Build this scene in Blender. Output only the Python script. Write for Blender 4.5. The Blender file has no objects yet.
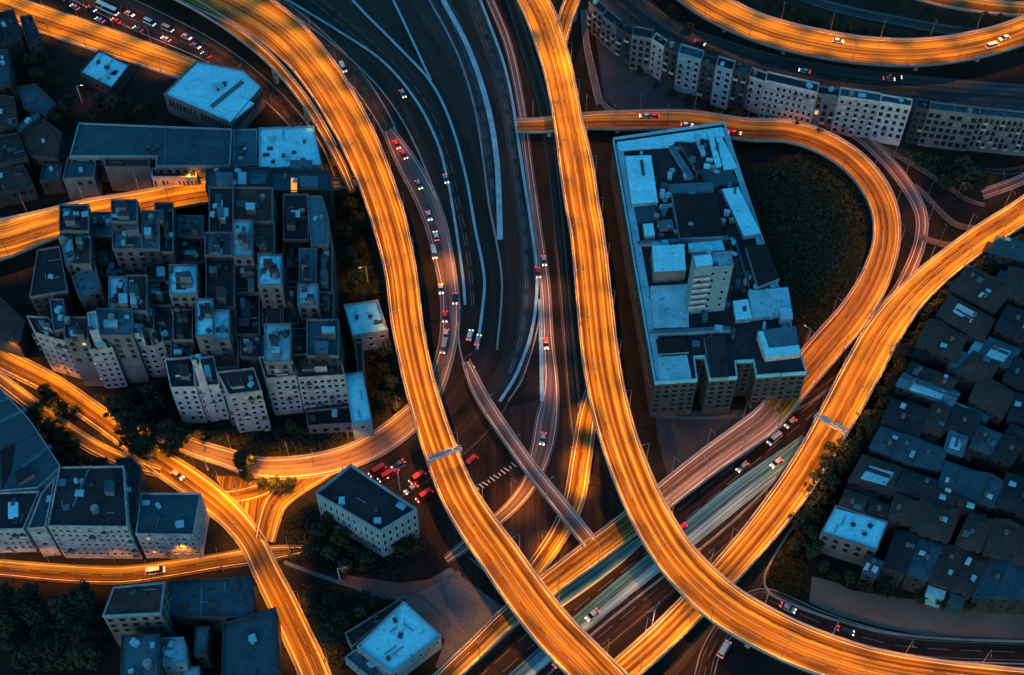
import bpy, bmesh, math, random
from mathutils import Vector, Matrix
R = math.radians
rnd = random.Random(7)
scene = bpy.context.scene
col = scene.collection

# ------------------------------------------------------------------ camera
W, H = 1024, 675
F_PX, TILT, DIST = 1300.0, R(38), 429.0
cam_d = bpy.data.cameras.new('camera'); cam = bpy.data.objects.new('camera', cam_d); col.objects.link(cam)
cam_d.sensor_width = 36.0; cam_d.lens = 36.0 * F_PX / W; cam_d.clip_start = 1.0; cam_d.clip_end = 9000
CAM = Vector((0, -DIST * math.sin(TILT), DIST * math.cos(TILT)))
cam.location = CAM; cam.rotation_euler = (TILT, 0, 0)
scene.camera = cam

# ------------------------------------------------------------------ dusk sky and last glow
world = bpy.data.worlds.new('World'); scene.world = world; world.use_nodes = True
wn = world.node_tree; wn.nodes.clear()
sky = wn.nodes.new('ShaderNodeTexSky'); sky.sky_type = 'NISHITA'; sky.sun_disc = False
sky.sun_elevation = R(2.0); sky.sun_rotation = R(200); sky.altitude = 200; sky.air_density = 1.0; sky.dust_density = 0.6; sky.ozone_density = 3.0
tint = wn.nodes.new('ShaderNodeMix'); tint.data_type = 'RGBA'; tint.blend_type = 'MULTIPLY'; tint.inputs[0].default_value = 1.0
tint.inputs[7].default_value = (0.36, 1.0, 0.92, 1)
bg = wn.nodes.new('ShaderNodeBackground'); bg.inputs[1].default_value = 0.15
wo = wn.nodes.new('ShaderNodeOutputWorld')
wn.links.new(sky.outputs[0], tint.inputs[6]); wn.links.new(tint.outputs[2], bg.inputs[0]); wn.links.new(bg.outputs[0], wo.inputs[0])
sun_d = bpy.data.lights.new('sun', 'SUN'); sun_d.energy = 0.086; sun_d.angle = R(30); sun_d.color = (1.0, 0.74, 0.90)
sun = bpy.data.objects.new('sun', sun_d); col.objects.link(sun)
sun.rotation_euler = Vector((0.30, 0.85, -0.45)).to_track_quat('-Z', 'Y').to_euler()

scene.render.engine = 'CYCLES'
scene.cycles.use_light_tree = True
scene.cycles.max_bounces = 3; scene.cycles.diffuse_bounces = 1; scene.cycles.glossy_bounces = 1
scene.cycles.sample_clamp_indirect = 4.0
scene.cycles.use_adaptive_sampling = True; scene.cycles.adaptive_threshold = 0.02
scene.view_settings.view_transform = 'Standard'; scene.view_settings.look = 'None'
scene.view_settings.gamma = 1.0; scene.view_settings.use_curve_mapping = False
scene.view_settings.exposure = 2.74
LAMP_GAIN = 0.195

# ------------------------------------------------------------------ plan helpers: a plan point is read off at a height above the ground
ST, CT = math.sin(TILT), math.cos(TILT)
def P(x, y, z=0.0):
    dx, dy = (x - 512) / F_PX, -(y - 337.5) / F_PX
    d = Vector((dx, dy * CT + ST, dy * ST - CT))
    t = (z - CAM.z) / d.z
    return CAM + d * t
def proj(p):
    v = p - CAM
    yy = v.y * CT + v.z * ST; zz = v.y * ST - v.z * CT
    return (512 + F_PX * v.x / zz, 337.5 - F_PX * yy / zz)
def height_for(x, ytop, ybot):
    lo, hi = 0.0, 90.0
    for _ in range(40):
        m = (lo + hi) / 2
        q = P(x, ytop, m); q.z = 0
        if proj(q)[1] < ybot: lo = m
        else: hi = m
    return lo
ORD = 'first second third fourth fifth sixth seventh eighth ninth tenth eleventh twelfth thirteenth fourteenth fifteenth sixteenth seventeenth eighteenth nineteenth twentieth'.split()
def ordw(i):
    if i < 20: return ORD[i]
    t = ['twenty', 'thirty', 'forty', 'fifty', 'sixty'][(i + 1) // 10 - 2]
    if (i + 1) % 10 == 0: return {'twenty': 'twentieth', 'thirty': 'thirtieth', 'forty': 'fortieth', 'fifty': 'fiftieth', 'sixty': 'sixtieth'}[t]
    return t + '-' + ORD[(i + 1) % 10 - 1]

# ------------------------------------------------------------------ materials
MATS = {}
def nt(name):
    m = bpy.data.materials.new(name); m.use_nodes = True
    n = m.node_tree; b = n.nodes['Principled BSDF']; MATS[name] = m
    return m, n, b
def noise(n, scale, coord='Object', vec_scale=None, detail=4, rough=0.6):
    tc = n.nodes.new('ShaderNodeTexCoord'); mp = n.nodes.new('ShaderNodeMapping')
    if vec_scale: mp.inputs['Scale'].default_value = vec_scale
    nz = n.nodes.new('ShaderNodeTexNoise'); nz.inputs['Scale'].default_value = scale; nz.inputs['Detail'].default_value = detail; nz.inputs['Roughness'].default_value = rough
    n.links.new(tc.outputs[coord], mp.inputs[0]); n.links.new(mp.outputs[0], nz.inputs['Vector'])
    return nz
def ramp(n, fac, stops):
    r = n.nodes.new('ShaderNodeValToRGB'); e = r.color_ramp.elements
    while len(e) < len(stops): e.new(0.5)
    for el, (p, c) in zip(e, stops): el.position = p; el.color = (c[0], c[1], c[2], 1)
    n.links.new(fac, r.inputs[0]); return r
def mixc(n, a, b, fac, mode='MIX'):
    m = n.nodes.new('ShaderNodeMix'); m.data_type = 'RGBA'; m.blend_type = mode
    if isinstance(fac, (int, float)): m.inputs[0].default_value = fac
    else: n.links.new(fac, m.inputs[0])
    n.links.new(a, m.inputs[6]); n.links.new(b, m.inputs[7]); return m.outputs[2]
def bump(n, b, h, strength=0.3, dist=0.1):
    bp = n.nodes.new('ShaderNodeBump'); bp.inputs['Strength'].default_value = strength; bp.inputs['Distance'].default_value = dist
    n.links.new(h, bp.inputs['Height']); n.links.new(bp.outputs[0], b.inputs['Normal'])
def mottled(name, c, var=0.35, scale=0.25, rough=0.85, fine=2.0, spots=0.0, spec=0.15):
    """a surface colour with weathering blotches, fine grain and optional dark stains"""
    m, n, b = nt(name)
    lo = [v * (1 - var) for v in c]; hi = [min(1, v * (1 + var)) for v in c]
    a = noise(n, scale, detail=6, rough=0.65); r = ramp(n, a.outputs[0], [(0.3, lo), (0.7, hi)])
    f = noise(n, fine, detail=3); r2 = ramp(n, f.outputs[0], [(0.3, (0.72,) * 3), (0.7, (1.0,) * 3)])
    out = mixc(n, r.outputs[0], r2.outputs[0], 1.0, 'MULTIPLY')
    if spots:
        s = noise(n, 0.55, detail=3, rough=0.5); rs = ramp(n, s.outputs[0], [(0.62, (1,) * 3), (0.68, (1 - spots,) * 3)])
        out = mixc(n, out, rs.outputs[0], 1.0, 'MULTIPLY')
    n.links.new(out, b.inputs['Base Color']); b.inputs['Roughness'].default_value = rough; b.inputs['Specular IOR Level'].default_value = spec
    bump(n, b, f.outputs[0], 0.25, 0.05)
    return m
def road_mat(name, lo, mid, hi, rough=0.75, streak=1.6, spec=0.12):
    """trafficked surface: long streaks, wear and in places painted light trails, that run with the lanes (uv: metres across, metres along)"""
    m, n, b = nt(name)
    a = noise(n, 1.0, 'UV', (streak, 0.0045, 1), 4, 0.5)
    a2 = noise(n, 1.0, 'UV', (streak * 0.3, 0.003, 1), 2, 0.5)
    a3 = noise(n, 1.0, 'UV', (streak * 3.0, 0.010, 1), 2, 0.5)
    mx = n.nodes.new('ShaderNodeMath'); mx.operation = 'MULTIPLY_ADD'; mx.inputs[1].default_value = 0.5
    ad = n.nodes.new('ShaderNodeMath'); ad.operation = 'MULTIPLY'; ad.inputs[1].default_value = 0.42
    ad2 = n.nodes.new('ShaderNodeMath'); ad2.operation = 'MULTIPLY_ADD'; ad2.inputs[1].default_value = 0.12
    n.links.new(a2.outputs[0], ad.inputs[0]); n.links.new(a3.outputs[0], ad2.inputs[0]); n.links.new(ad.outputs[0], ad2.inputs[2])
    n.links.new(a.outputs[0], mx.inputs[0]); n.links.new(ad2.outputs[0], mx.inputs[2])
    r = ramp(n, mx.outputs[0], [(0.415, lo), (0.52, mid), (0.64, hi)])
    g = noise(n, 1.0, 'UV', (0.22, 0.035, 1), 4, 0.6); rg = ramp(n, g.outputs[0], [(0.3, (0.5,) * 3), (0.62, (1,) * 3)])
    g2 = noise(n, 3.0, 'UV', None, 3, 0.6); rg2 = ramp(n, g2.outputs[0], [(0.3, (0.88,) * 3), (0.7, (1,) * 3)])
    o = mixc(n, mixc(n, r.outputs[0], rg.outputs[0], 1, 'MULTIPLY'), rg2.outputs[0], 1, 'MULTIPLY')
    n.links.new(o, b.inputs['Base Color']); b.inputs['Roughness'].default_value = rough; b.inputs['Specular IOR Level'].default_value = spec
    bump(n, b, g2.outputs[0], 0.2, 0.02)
    return m
def plain(name, c, rough=0.6, metal=0.0, spec=0.4):
    m, n, b = nt(name)
    a = noise(n, 1.5, detail=3); r = ramp(n, a.outputs[0], [(0.3, [v * 0.8 for v in c]), (0.7, c)])
    n.links.new(r.outputs[0], b.inputs['Base Color']); b.inputs['Roughness'].default_value = rough; b.inputs['Metallic'].default_value = metal; b.inputs['Specular IOR Level'].default_value = spec
    return m
def glow(name, c, s):
    m, n, b = nt(name)
    b.inputs['Base Color'].default_value = (*c, 1); b.inputs['Emission Color'].default_value = (*c, 1); b.inputs['Emission Strength'].default_value = s
    return m

mottled('earth', (0.014, 0.0125, 0.012), 0.5, 0.05, 0.95, 0.6)
mottled('grass_turf', (0.020, 0.027, 0.010), 0.7, 0.10, 0.98, 1.4)
mottled('scrub', (0.02, 0.018, 0.011), 0.6, 0.2, 0.95, 1.8)
mottled('slate_lot', (0.045, 0.055, 0.065), 0.35, 0.08, 0.9, 1.2)
mottled('pale_lot', (0.14, 0.125, 0.115), 0.2, 0.06, 0.9, 1.5)
mottled('paving', (0.10, 0.11, 0.12), 0.35, 0.15, 0.85, 1.5)
mottled('red_path', (0.13, 0.06, 0.055), 0.3, 0.2, 0.85, 1.5)
road_mat('worn_trail_concrete', (0.055, 0.025, 0.009), (0.165, 0.092, 0.022), (0.44, 0.345, 0.062), 0.85, 1.1, 0.06)  # wear streaks that also carry the amber glow of vehicle light trails
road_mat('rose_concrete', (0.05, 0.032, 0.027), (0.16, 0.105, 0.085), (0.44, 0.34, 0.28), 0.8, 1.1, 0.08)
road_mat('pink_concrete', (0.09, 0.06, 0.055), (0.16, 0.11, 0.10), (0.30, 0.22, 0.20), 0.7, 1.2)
road_mat('dark_asphalt', (0.014, 0.0085, 0.0078), (0.024, 0.015, 0.014), (0.045, 0.030, 0.028), 0.6, 0.7)
road_mat('blue_asphalt', (0.016, 0.022, 0.028), (0.03, 0.04, 0.05), (0.055, 0.075, 0.09), 0.65, 0.5)
road_mat('brown_asphalt', (0.02, 0.015, 0.013), (0.035, 0.026, 0.023), (0.09, 0.07, 0.06), 0.7, 1.2)
road_mat('teal_light_trails', (0.02, 0.06, 0.075), (0.09, 0.32, 0.38), (0.65, 0.88, 0.92), 0.6, 1.3)  # cyan vehicle light trails painted into the surface as bright streaks
plain('line_paint', (0.78, 0.77, 0.74), 0.6)
plain('line_faded', (0.17, 0.17, 0.18), 0.8)
mottled('concrete', (0.30, 0.29, 0.285), 0.25, 0.3, 0.85, 2.0)
mottled('barrier_blue', (0.23, 0.43, 0.53), 0.3, 0.2, 0.8, 1.5)
mottled('barrier_pale', (0.26, 0.24, 0.25), 0.3, 0.2, 0.8, 1.5)
mottled('kerb_stone', (0.24, 0.24, 0.26), 0.25, 0.3, 0.85, 2.0)
mottled('roof_cyan', (0.20, 0.72, 0.88), 0.14, 0.12, 0.75, 0.9, 0.35)
mottled('roof_pale', (0.17, 0.46, 0.58), 0.25, 0.15, 0.8, 0.9, 0.45)
mottled('roof_blue', (0.048, 0.13, 0.18), 0.22, 0.10, 0.8, 1.0, 0.5)
mottled('roof_teal', (0.026, 0.07, 0.098), 0.25, 0.10, 0.8, 1.0, 0.5)
mottled('roof_dark', (0.020, 0.026, 0.035), 0.35, 0.12, 0.85, 1.0, 0.5)
mottled('roof_brown', (0.048, 0.038, 0.038), 0.35, 0.15, 0.9, 1.2, 0.5)
mottled('roof_black', (0.012, 0.014, 0.018), 0.4, 0.15, 0.85, 1.2)
mottled('wall_lavender', (0.33, 0.27, 0.285), 0.4, 0.3, 0.9, 1.4, 0.45)
mottled('wall_white', (0.44, 0.38, 0.40), 0.3, 0.3, 0.9, 1.4, 0.4)
mottled('wall_stained', (0.30, 0.30, 0.34), 0.45, 0.35, 0.9, 1.6, 0.6)
mottled('wall_grey', (0.14, 0.13, 0.145), 0.3, 0.2, 0.9, 1.2, 0.25)
mottled('wall_dark', (0.046, 0.043, 0.05), 0.35, 0.2, 0.9, 1.2, 0.25)
mottled('wall_brick', (0.085, 0.065, 0.06), 0.3, 0.3, 0.9, 1.6, 0.3)
mottled('wall_blue', (0.15, 0.25, 0.31), 0.2, 0.2, 0.85, 1.2, 0.2)
mottled('wall_brown', (0.14, 0.12, 0.125), 0.25, 0.2, 0.9, 1.2, 0.25)
plain('metal_grey', (0.22, 0.23, 0.25), 0.45, 0.6)
plain('metal_dark', (0.05, 0.055, 0.06), 0.5, 0.3)
plain('unit_pale', (0.38, 0.45, 0.50), 0.6)
plain('glass_dark', (0.012, 0.014, 0.02), 0.12, 0.0, 0.6)
plain('glass_roof', (0.022, 0.055, 0.075), 0.55, 0.0, 0.3)
plain('frame_pale', (0.42, 0.41, 0.46), 0.6)
plain('tyre', (0.012, 0.012, 0.012), 0.9)
plain('bark', (0.03, 0.024, 0.018), 0.95)
glow('sodium_glow', (1.0, 0.45, 0.08), 12)
glow('warm_window', (1.0, 0.5, 0.15), 0.10)
glow('orange_window', (1.0, 0.30, 0.02), 0.18)
glow('head_glow', (1.0, 0.85, 0.6), 0.7)
glow('tail_glow', (1.0, 0.02, 0.02), 0.6)
for nme, c in (('white', (0.6, 0.6, 0.6)), ('silver', (0.30, 0.31, 0.33)), ('black', (0.012, 0.012, 0.014)), ('red', (0.55, 0.012, 0.02)), ('blue', (0.03, 0.08, 0.2)), ('grey', (0.10, 0.10, 0.11))):
    m, n, b = nt('paint_' + nme); b.inputs['Base Color'].default_value = (*c, 1); b.inputs['Roughness'].default_value = 0.3; b.inputs['Coat Weight'].default_value = 0.5
def leaf_mat(name, c):
    m, n, b = nt(name)
    oi = n.nodes.new('ShaderNodeObjectInfo'); a = noise(n, 0.7, detail=3)
    r = ramp(n, a.outputs[0], [(0.3, [v * 0.5 for v in c]), (0.7, [v * 1.5 for v in c])])
    hs = n.nodes.new('ShaderNodeHueSaturation'); mr = n.nodes.new('ShaderNodeMapRange'); mr.inputs[3].default_value = 0.7; mr.inputs[4].default_value = 1.3
    n.links.new(oi.outputs['Random'], mr.inputs[0]); n.links.new(mr.outputs[0], hs.inputs['Value']); n.links.new(r.outputs[0], hs.inputs['Color'])
    n.links.new(hs.outputs[0], b.inputs['Base Color']); b.inputs['Roughness'].default_value = 0.7; b.inputs['Specular IOR Level'].default_value = 0.2
leaf_mat('leaf', (0.020, 0.026, 0.012))
leaf_mat('leaf_dark', (0.013, 0.018, 0.010))

# ------------------------------------------------------------------ mesh helpers
class MB:
    """collects faces for one mesh object"""
    def __init__(s): s.v = []; s.f = []; s.uv = []
    def face(s, pts, uv=None):
        i = len(s.v); s.v += [tuple(p) for p in pts]; s.f.append(tuple(range(i, i + len(pts)))); s.uv.append(uv)
    def hexa(s, b, t):
        """box from four bottom and four top points, both counter-clockwise from above"""
        s.face(t); s.face(b[::-1])
        for i in range(4):
            j = (i + 1) % 4; s.face([b[i], b[j], t[j], t[i]])
    def box(s, x0, y0, z0, x1, y1, z1, m=None):
        q = [Vector(p) for p in ((x0, y0, z0), (x1, y0, z0), (x1, y1, z0), (x0, y1, z0), (x0, y0, z1), (x1, y0, z1), (x1, y1, z1), (x0, y1, z1))]
        if m: q = [m @ p for p in q]
        s.hexa(q[:4], q[4:])
    def tube(s, a, b, r0, r1, k=6):
        a, b = Vector(a), Vector(b); d = (b - a).normalized(); u = d.orthogonal().normalized(); w = d.cross(u)
        c0 = [a + (u * math.cos(2 * math.pi * i / k) + w * math.sin(2 * math.pi * i / k)) * r0 for i in range(k)]
        c1 = [b + (u * math.cos(2 * math.pi * i / k) + w * math.sin(2 * math.pi * i / k)) * r1 for i in range(k)]
        for i in range(k):
            j = (i + 1) % k; s.face([c0[i], c0[j], c1[j], c1[i]])
        s.face(c1); s.face(c0[::-1])
    def mesh(s, name, mat):
        me = bpy.data.meshes.new(name); me.from_pydata(s.v, [], s.f)
        if any(u is not None for u in s.uv):
            ul = me.uv_layers.new(name='UVMap'); k = 0
            for f, u in zip(s.f, s.uv):
                for i in range(len(f)):
                    ul.data[k].uv = u[i] if u else (0, 0); k += 1
        for mm in (mat if isinstance(mat, (list, tuple)) else [mat]): me.materials.append(MATS[mm])
        me.update(); return me
    def build(s, name, mat, parent=None, loc=None):
        o = bpy.data.objects.new(name, s.mesh(name, mat)); col.objects.link(o)
        if parent: o.parent = parent
        if loc is not None: o.location = loc
        return o
def link(name, me, parent=None, loc=(0, 0, 0), rz=0.0, scale=None):
    o = bpy.data.objects.new(name, me); col.objects.link(o); o.parent = parent; o.location = loc; o.rotation_euler = (0, 0, rz)
    if scale: o.scale = scale
    return o
def tag(o, label=None, cat=None, group=None, kind=None):
    if label: o['label'] = label
    if cat: o['category'] = cat
    if group: o['group'] = group
    if kind: o['kind'] = kind
    return o
def empty(name, loc, rz=0.0):
    o = bpy.data.objects.new(name, None); o.empty_display_size = 0.5; col.objects.link(o); o.location = loc; o.rotation_euler = (0, 0, rz); return o
def area2(p): return sum(p[i].x * p[(i + 1) % len(p)].y - p[(i + 1) % len(p)].x * p[i].y for i in range(len(p)))
def ccw(p): return p if area2(p) > 0 else p[::-1]
def inset(p, d):
    n = len(p); out = []
    for i in range(n):
        a, b, c = p[i - 1], p[i], p[(i + 1) % n]
        e1 = (b - a).to_2d().normalized(); e2 = (c - b).to_2d().normalized()
        n1 = Vector((-e1.y, e1.x)); n2 = Vector((-e2.y, e2.x)); k = n1 + n2
        k = k / max(0.25, k.length_squared) * 2
        out.append(Vector((b.x + k.x * d, b.y + k.y * d, b.z)))
    return out
_lay = [0]
def next_layer():
    _lay[0] += 1; return 0.02 + 0.006 * _lay[0]
def sheet(name, label, px, mat, z=None, kind='structure'):
    z = next_layer() if z is None else z
    p = ccw([P(x, y, z) for x, y in px]); c = sum(p, Vector()) / len(p)
    m = MB(); m.face([q - c for q in p], [(q.x, q.y) for q in p])
    o = m.build(name, mat, None, c); return tag(o, label, kind=kind)

# ------------------------------------------------------------------ ground
g = MB(); g.face([(-3000, -2500, 0), (3000, -2500, 0), (3000, 4000, 0), (-3000, 4000, 0)])
tag(g.build('ground', 'earth'), 'dark bare ground under the whole interchange', kind='structure')

# ------------------------------------------------------------------ roads
ROADS = []
def cat(p0, p1, p2, p3, t):
    return tuple(0.5 * (2 * b + (c - a) * t + (2 * a - 5 * b + 4 * c - d) * t * t + (3 * b - a - 3 * c + d) * t ** 3) for a, b, c, d in zip(p0, p1, p2, p3))
def smooth(pts, step=7.0):
    out = []
    n = len(pts)
    for i in range(n - 1):
        p0, p1, p2, p3 = pts[max(i - 1, 0)], pts[i], pts[i + 1], pts[min(i + 2, n - 1)]
        k = max(2, int(math.hypot(p2[0] - p1[0], p2[1] - p1[1]) / step))
        out += [cat(p0, p1, p2, p3, j / k) for j in range(k)]
    out.append(tuple(pts[-1])); return out
class Road: pass
def frame_of(pts, z):
    """plan line (x, y, width[, z]) -> centre points and unit across vectors in metres"""
    s = smooth([(p[0], p[1], p[2], p[3] if len(p) > 3 else z) for p in pts])
    EL, ER = [], []
    for i, (x, y, w, zz) in enumerate(s):
        a = s[max(i - 1, 0)]; b = s[min(i + 1, len(s) - 1)]
        tx, ty = b[0] - a[0], b[1] - a[1]; l = math.hypot(tx, ty) or 1
        nx, ny = ty / l, -tx / l
        EL.append(P(x + nx * w / 2, y + ny * w / 2, zz)); ER.append(P(x - nx * w / 2, y - ny * w / 2, zz))
    r = Road(); r.px = s
    r.c = [(a + b) / 2 for a, b in zip(EL, ER)]; r.hw = [(b - a).length / 2 for a, b in zip(EL, ER)]
    r.ac = [(b - a).normalized() for a, b in zip(EL, ER)]     # towards the ER side
    r.d = [0.0]
    for i in range(1, len(r.c)): r.d.append(r.d[-1] + (r.c[i] - r.c[i - 1]).length)
    r.len = r.d[-1]
    tg = (r.c[1] - r.c[0]); r.flip = 1 if tg.cross(r.ac[0]).z > 0 else -1
    return r
def at(r, d):
    d = min(max(d, 0), r.len); i = 0
    lo, hi = 0, len(r.d) - 1
    while hi - lo > 1:
        m = (lo + hi) // 2
        if r.d[m] <= d: lo = m
        else: hi = m
    i = lo; t = (d - r.d[i]) / max(1e-6, r.d[i + 1] - r.d[i])
    c = r.c[i].lerp(r.c[i + 1], t); a = r.ac[i].lerp(r.ac[i + 1], t).normalized(); hw = r.hw[i] * (1 - t) + r.hw[i + 1] * t
    return c, a, hw, (r.c[i + 1] - r.c[i]).normalized()
def stations(r, d0, d1, step=None):
    ds = [d0] + [d for d in r.d if d0 + 0.05 < d < d1 - 0.05] + [d1]
    return [(d,) + at(r, d) for d in ds]
def ribbon(m, r, f0, f1, dz, d0=0, d1=None, uv=True):
    """flat strip between the lateral offsets f0(hw), f1(hw) in metres"""
    st = stations(r, d0, r.len if d1 is None else d1)
    for (da, ca, aa, ha, _), (db, cb, ab, hb, _) in zip(st, st[1:]):
        up = Vector((0, 0, dz))
        q = [ca + aa * f0(ha) + up, ca + aa * f1(ha) + up, cb + ab * f1(hb) + up, cb + ab * f0(hb) + up]
        u = [(f0(ha), da), (f1(ha), da), (f1(hb), db), (f0(hb), db)]
        if (q[1] - q[0]).cross(q[2] - q[1]).z < 0: q = q[::-1]; u = u[::-1]
        m.face(q, u if uv else None)
def profile(m, r, f, w, z0, z1, d0=0, d1=None):
    """box section w wide between the heights z0..z1 following the lateral offset f(hw)"""
    st = stations(r, d0, r.len if d1 is None else d1); prev = None
    for (d, c, a, h, _) in st:
        o = f(h); k = [c + a * (o - w / 2) + Vector((0, 0, z0)), c + a * (o + w / 2) + Vector((0, 0, z0)), c + a * (o + w / 2) + Vector((0, 0, z1)), c + a * (o - w / 2) + Vector((0, 0, z1))]
        if prev:
            for i in range(4):
                j = (i + 1) % 4; q = [prev[i], prev[j], k[j], k[i]]
                m.face(q if r.flip < 0 else q[::-1])
        else: m.face(k if r.flip < 0 else k[::-1])
        prev = k
    m.face(prev[::-1] if r.flip < 0 else prev)
def road(name, label, short, pts, z=0.0, mat='worn_trail_concrete', elevated=False, lanes=0, edge='line_paint', kerb=False, parapet=True,
         lamps=None, rail=((0, 1), (0, 1)), lanemat='line_paint', lw=0.16, thick=1.3):
    if not elevated: z = z + next_layer()
    pts = [tuple(p) for p in pts]
    def beyond(a, b):      # carry a road on past the edge of the mapped area
        if (0 <= a[0] <= 1024 and 0 <= a[1] <= 675) or a[2] > 100: return []
        l = math.hypot(a[0] - b[0], a[1] - b[1]); return [(a[0] + (a[0] - b[0]) / l * 170, a[1] + (a[1] - b[1]) / l * 170) + a[2:]]
    p0, p1 = pts[0], pts[-1]
    pts = beyond(pts[0], pts[1]) + pts + beyond(pts[-1], pts[-2])
    r = frame_of(pts, z)
    near = lambda p: r.d[min(range(len(r.px)), key=lambda k: abs(r.px[k][0] - p[0]) + abs(r.px[k][1] - p[1]))]
    m0, m1 = near(p0), near(p1); r.frac = lambda f: m0 + (m1 - m0) * f; r.name = name; r.short = short; r.elev = elevated
    m = MB(); ribbon(m, r, lambda h: -h, lambda h: h, 0)
    if elevated:
        st = stations(r, 0, r.len)
        for (da, ca, aa, ha, _), (db, cb, ab, hb, _) in zip(st, st[1:]):
            for sg in (-1, 1):
                t0, t1 = ca + aa * ha * sg, cb + ab * hb * sg
                b0, b1 = ca + aa * (ha * 0.72) * sg - Vector((0, 0, thick)), cb + ab * (hb * 0.72) * sg - Vector((0, 0, thick))
                s0, s1 = t0 - Vector((0, 0, 0.4)), t1 - Vector((0, 0, 0.4))
                for q in ([t0, t1, s1, s0], [s0, s1, b1, b0]):
                    m.face(q if sg * r.flip > 0 else q[::-1])
            dn = Vector((0, 0, -thick))
            m.face([ca - aa * ha * .72 + dn, cb - ab * hb * .72 + dn, cb + ab * hb * .72 + dn, ca + aa * ha * .72 + dn])
    o = m.build(name, mat); tag(o, label, kind='structure'); r.obj = o
    if edge:
        for sg in (-1, 1):
            e = MB(); ribbon(e, r, lambda h: sg * (h - 0.9) - lw / 2, lambda h: sg * (h - 0.9) + lw / 2, 0.012)
            e.build('edge_line', edge, o)
    for k in range(1, lanes):
        f = -1 + 2 * k / lanes; e = MB(); d = 2.0
        while d < r.len - 5:
            ribbon(e, r, lambda h: f * (h - 0.9) - lw / 2, lambda h: f * (h - 0.9) + lw / 2, 0.012, d, d + 6.0); d += 9.0
        if e.f: tag(e.build('lane_dashes', 'line_faded', o), kind='stuff')
    if elevated and parapet:
        for sg, (a, b) in zip((-1, 1), rail):
            if b <= a: continue
            e = MB(); profile(e, r, lambda h: sg * (h - 0.2), 0.32, -0.02, 0.95, r.frac(a) if a else 0, r.frac(b) if b < 1 else r.len); e.build('parapet', 'concrete', o)
            e = MB(); profile(e, r, lambda h: sg * (h - 0.2), 0.12, 0.95, 1.15, r.frac(a) if a else 0, r.frac(b) if b < 1 else r.len); e.build('handrail', 'metal_grey', o)
        d = 18.0; e = MB()
        while d < r.len - 5:
            ribbon(e, r, lambda h: -h + 0.4, lambda h: h - 0.4, 0.008, d, d + 0.16); d += 31.0
        if e.f: tag(e.build('expansion_joints', 'metal_dark', o), kind='stuff')
    if kerb and not elevated:
        for sg in (-1, 1):
            e = MB(); profile(e, r, lambda h: sg * (h + 0.12), 0.3, -0.6, 0.13); e.build("kerb", 'kerb_stone', o)
    r.lamps = lamps; ROADS.append(r); return r

def line_barrier(name, label, px, w, hgt, mat, parent=None):
    r = frame_of([(x, y, 3) for x, y in px], 0.05)
    m = MB(); profile(m, r, lambda h: 0.0, w, -0.04, hgt)
    o = m.build(name, mat, parent)
    if label: tag(o, label, 'barrier', 'barriers between the dark motorway lanes')
    return o
SOD = (1.0, 0.295, 0.001); PINKISH = (1.0, 0.40, 0.20); AMBER = (1.0, 0.24, 0.015)
def L(power=1.0, step=22, sides=(-1, 1), color=SOD, h=9.0, a=0.0, b=1.0, spread=106): return dict(power=power, step=step, sides=sides, color=color, h=h, a=a, b=b, spread=spread)

# open areas first (lowest sheets)
sheet('grass', 'dark grass inside the loop road', [(752, 165), (800, 152), (845, 160), (868, 195), (870, 235), (860, 275), (838, 310), (812, 340), (806, 352), (800, 330), (780, 280), (765, 230)], 'grass_turf')
sheet('pavement', 'slate triangular yard below the curved terrace', [(592, 8), (606, 15), (650, 68), (690, 95), (706, 112), (655, 117), (622, 112), (604, 100)], 'slate_lot')
sheet('grass', 'dark wedge of grass between the motorway slip lanes', [(372, 10), (391, 2), (430, 79)], 'grass_turf')
sheet('grass', 'dark bank beside the curved viaduct and the dense quarter', [(338, 195), (362, 200), (385, 285), (395, 350), (405, 410), (385, 425), (340, 440), (345, 300)], 'scrub')
sheet('grass', 'dark bank below the apartment fronts', [(120, 400), (170, 395), (180, 432), (300, 425), (380, 425), (340, 448), (290, 458), (230, 450), (180, 440)], 'scrub')
sheet('pavement', 'slate yard below the brick office block', [(655, 412), (800, 408), (730, 440), (680, 480), (668, 478), (658, 440)], 'slate_lot')
sheet('pavement', 'pale grey empty lot in the bottom corner', [(812, 576), (809, 602), (833, 614), (880, 627), (922, 635), (1060, 641), (1060, 604), (951, 599), (892, 596), (857, 588)], 'pale_lot')
sheet('grass', 'dark grass corner beside the pale lot', [(790, 532), (812, 576), (809, 600), (790, 600), (766, 585), (770, 565)], 'scrub')
sheet('pavement', 'grey paved yard beside the cyan warehouse', [(445, 570), (470, 556), (520, 600), (455, 668), (435, 668), (445, 640), (405, 602), (415, 588)], 'paving')
sheet('path', 'reddish brown path curving past the grey yard', [(340, 574), (365, 578), (400, 583), (440, 578), (452, 582), (425, 592), (400, 597), (365, 590), (340, 580)], 'red_path')
sheet('pavement', 'dark apron under the crossing viaducts', [(380, 455), (450, 420), (540, 400), (600, 420), (640, 520), (520, 620), (440, 560), (400, 500)], 'dark_asphalt')
sheet('grass', 'dark green wedge beyond the terrace', [(878, 145), (925, 152), (985, 165), (1000, 175), (985, 195), (960, 195), (915, 168)], 'grass_turf')
sheet('grass', 'dark bank between the upper roads', [(740, -15), (790, -5), (890, 28), (960, 40), (900, 42), (820, 30), (760, 12)], 'scrub')
sheet('pavement', 'dark paving between the slate roofs', [(1040, 205), (980, 240), (905, 305), (872, 380), (842, 440), (815, 500), (800, 560), (850, 590), (950, 605), (1060, 610), (1060, 205)], 'earth')

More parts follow.
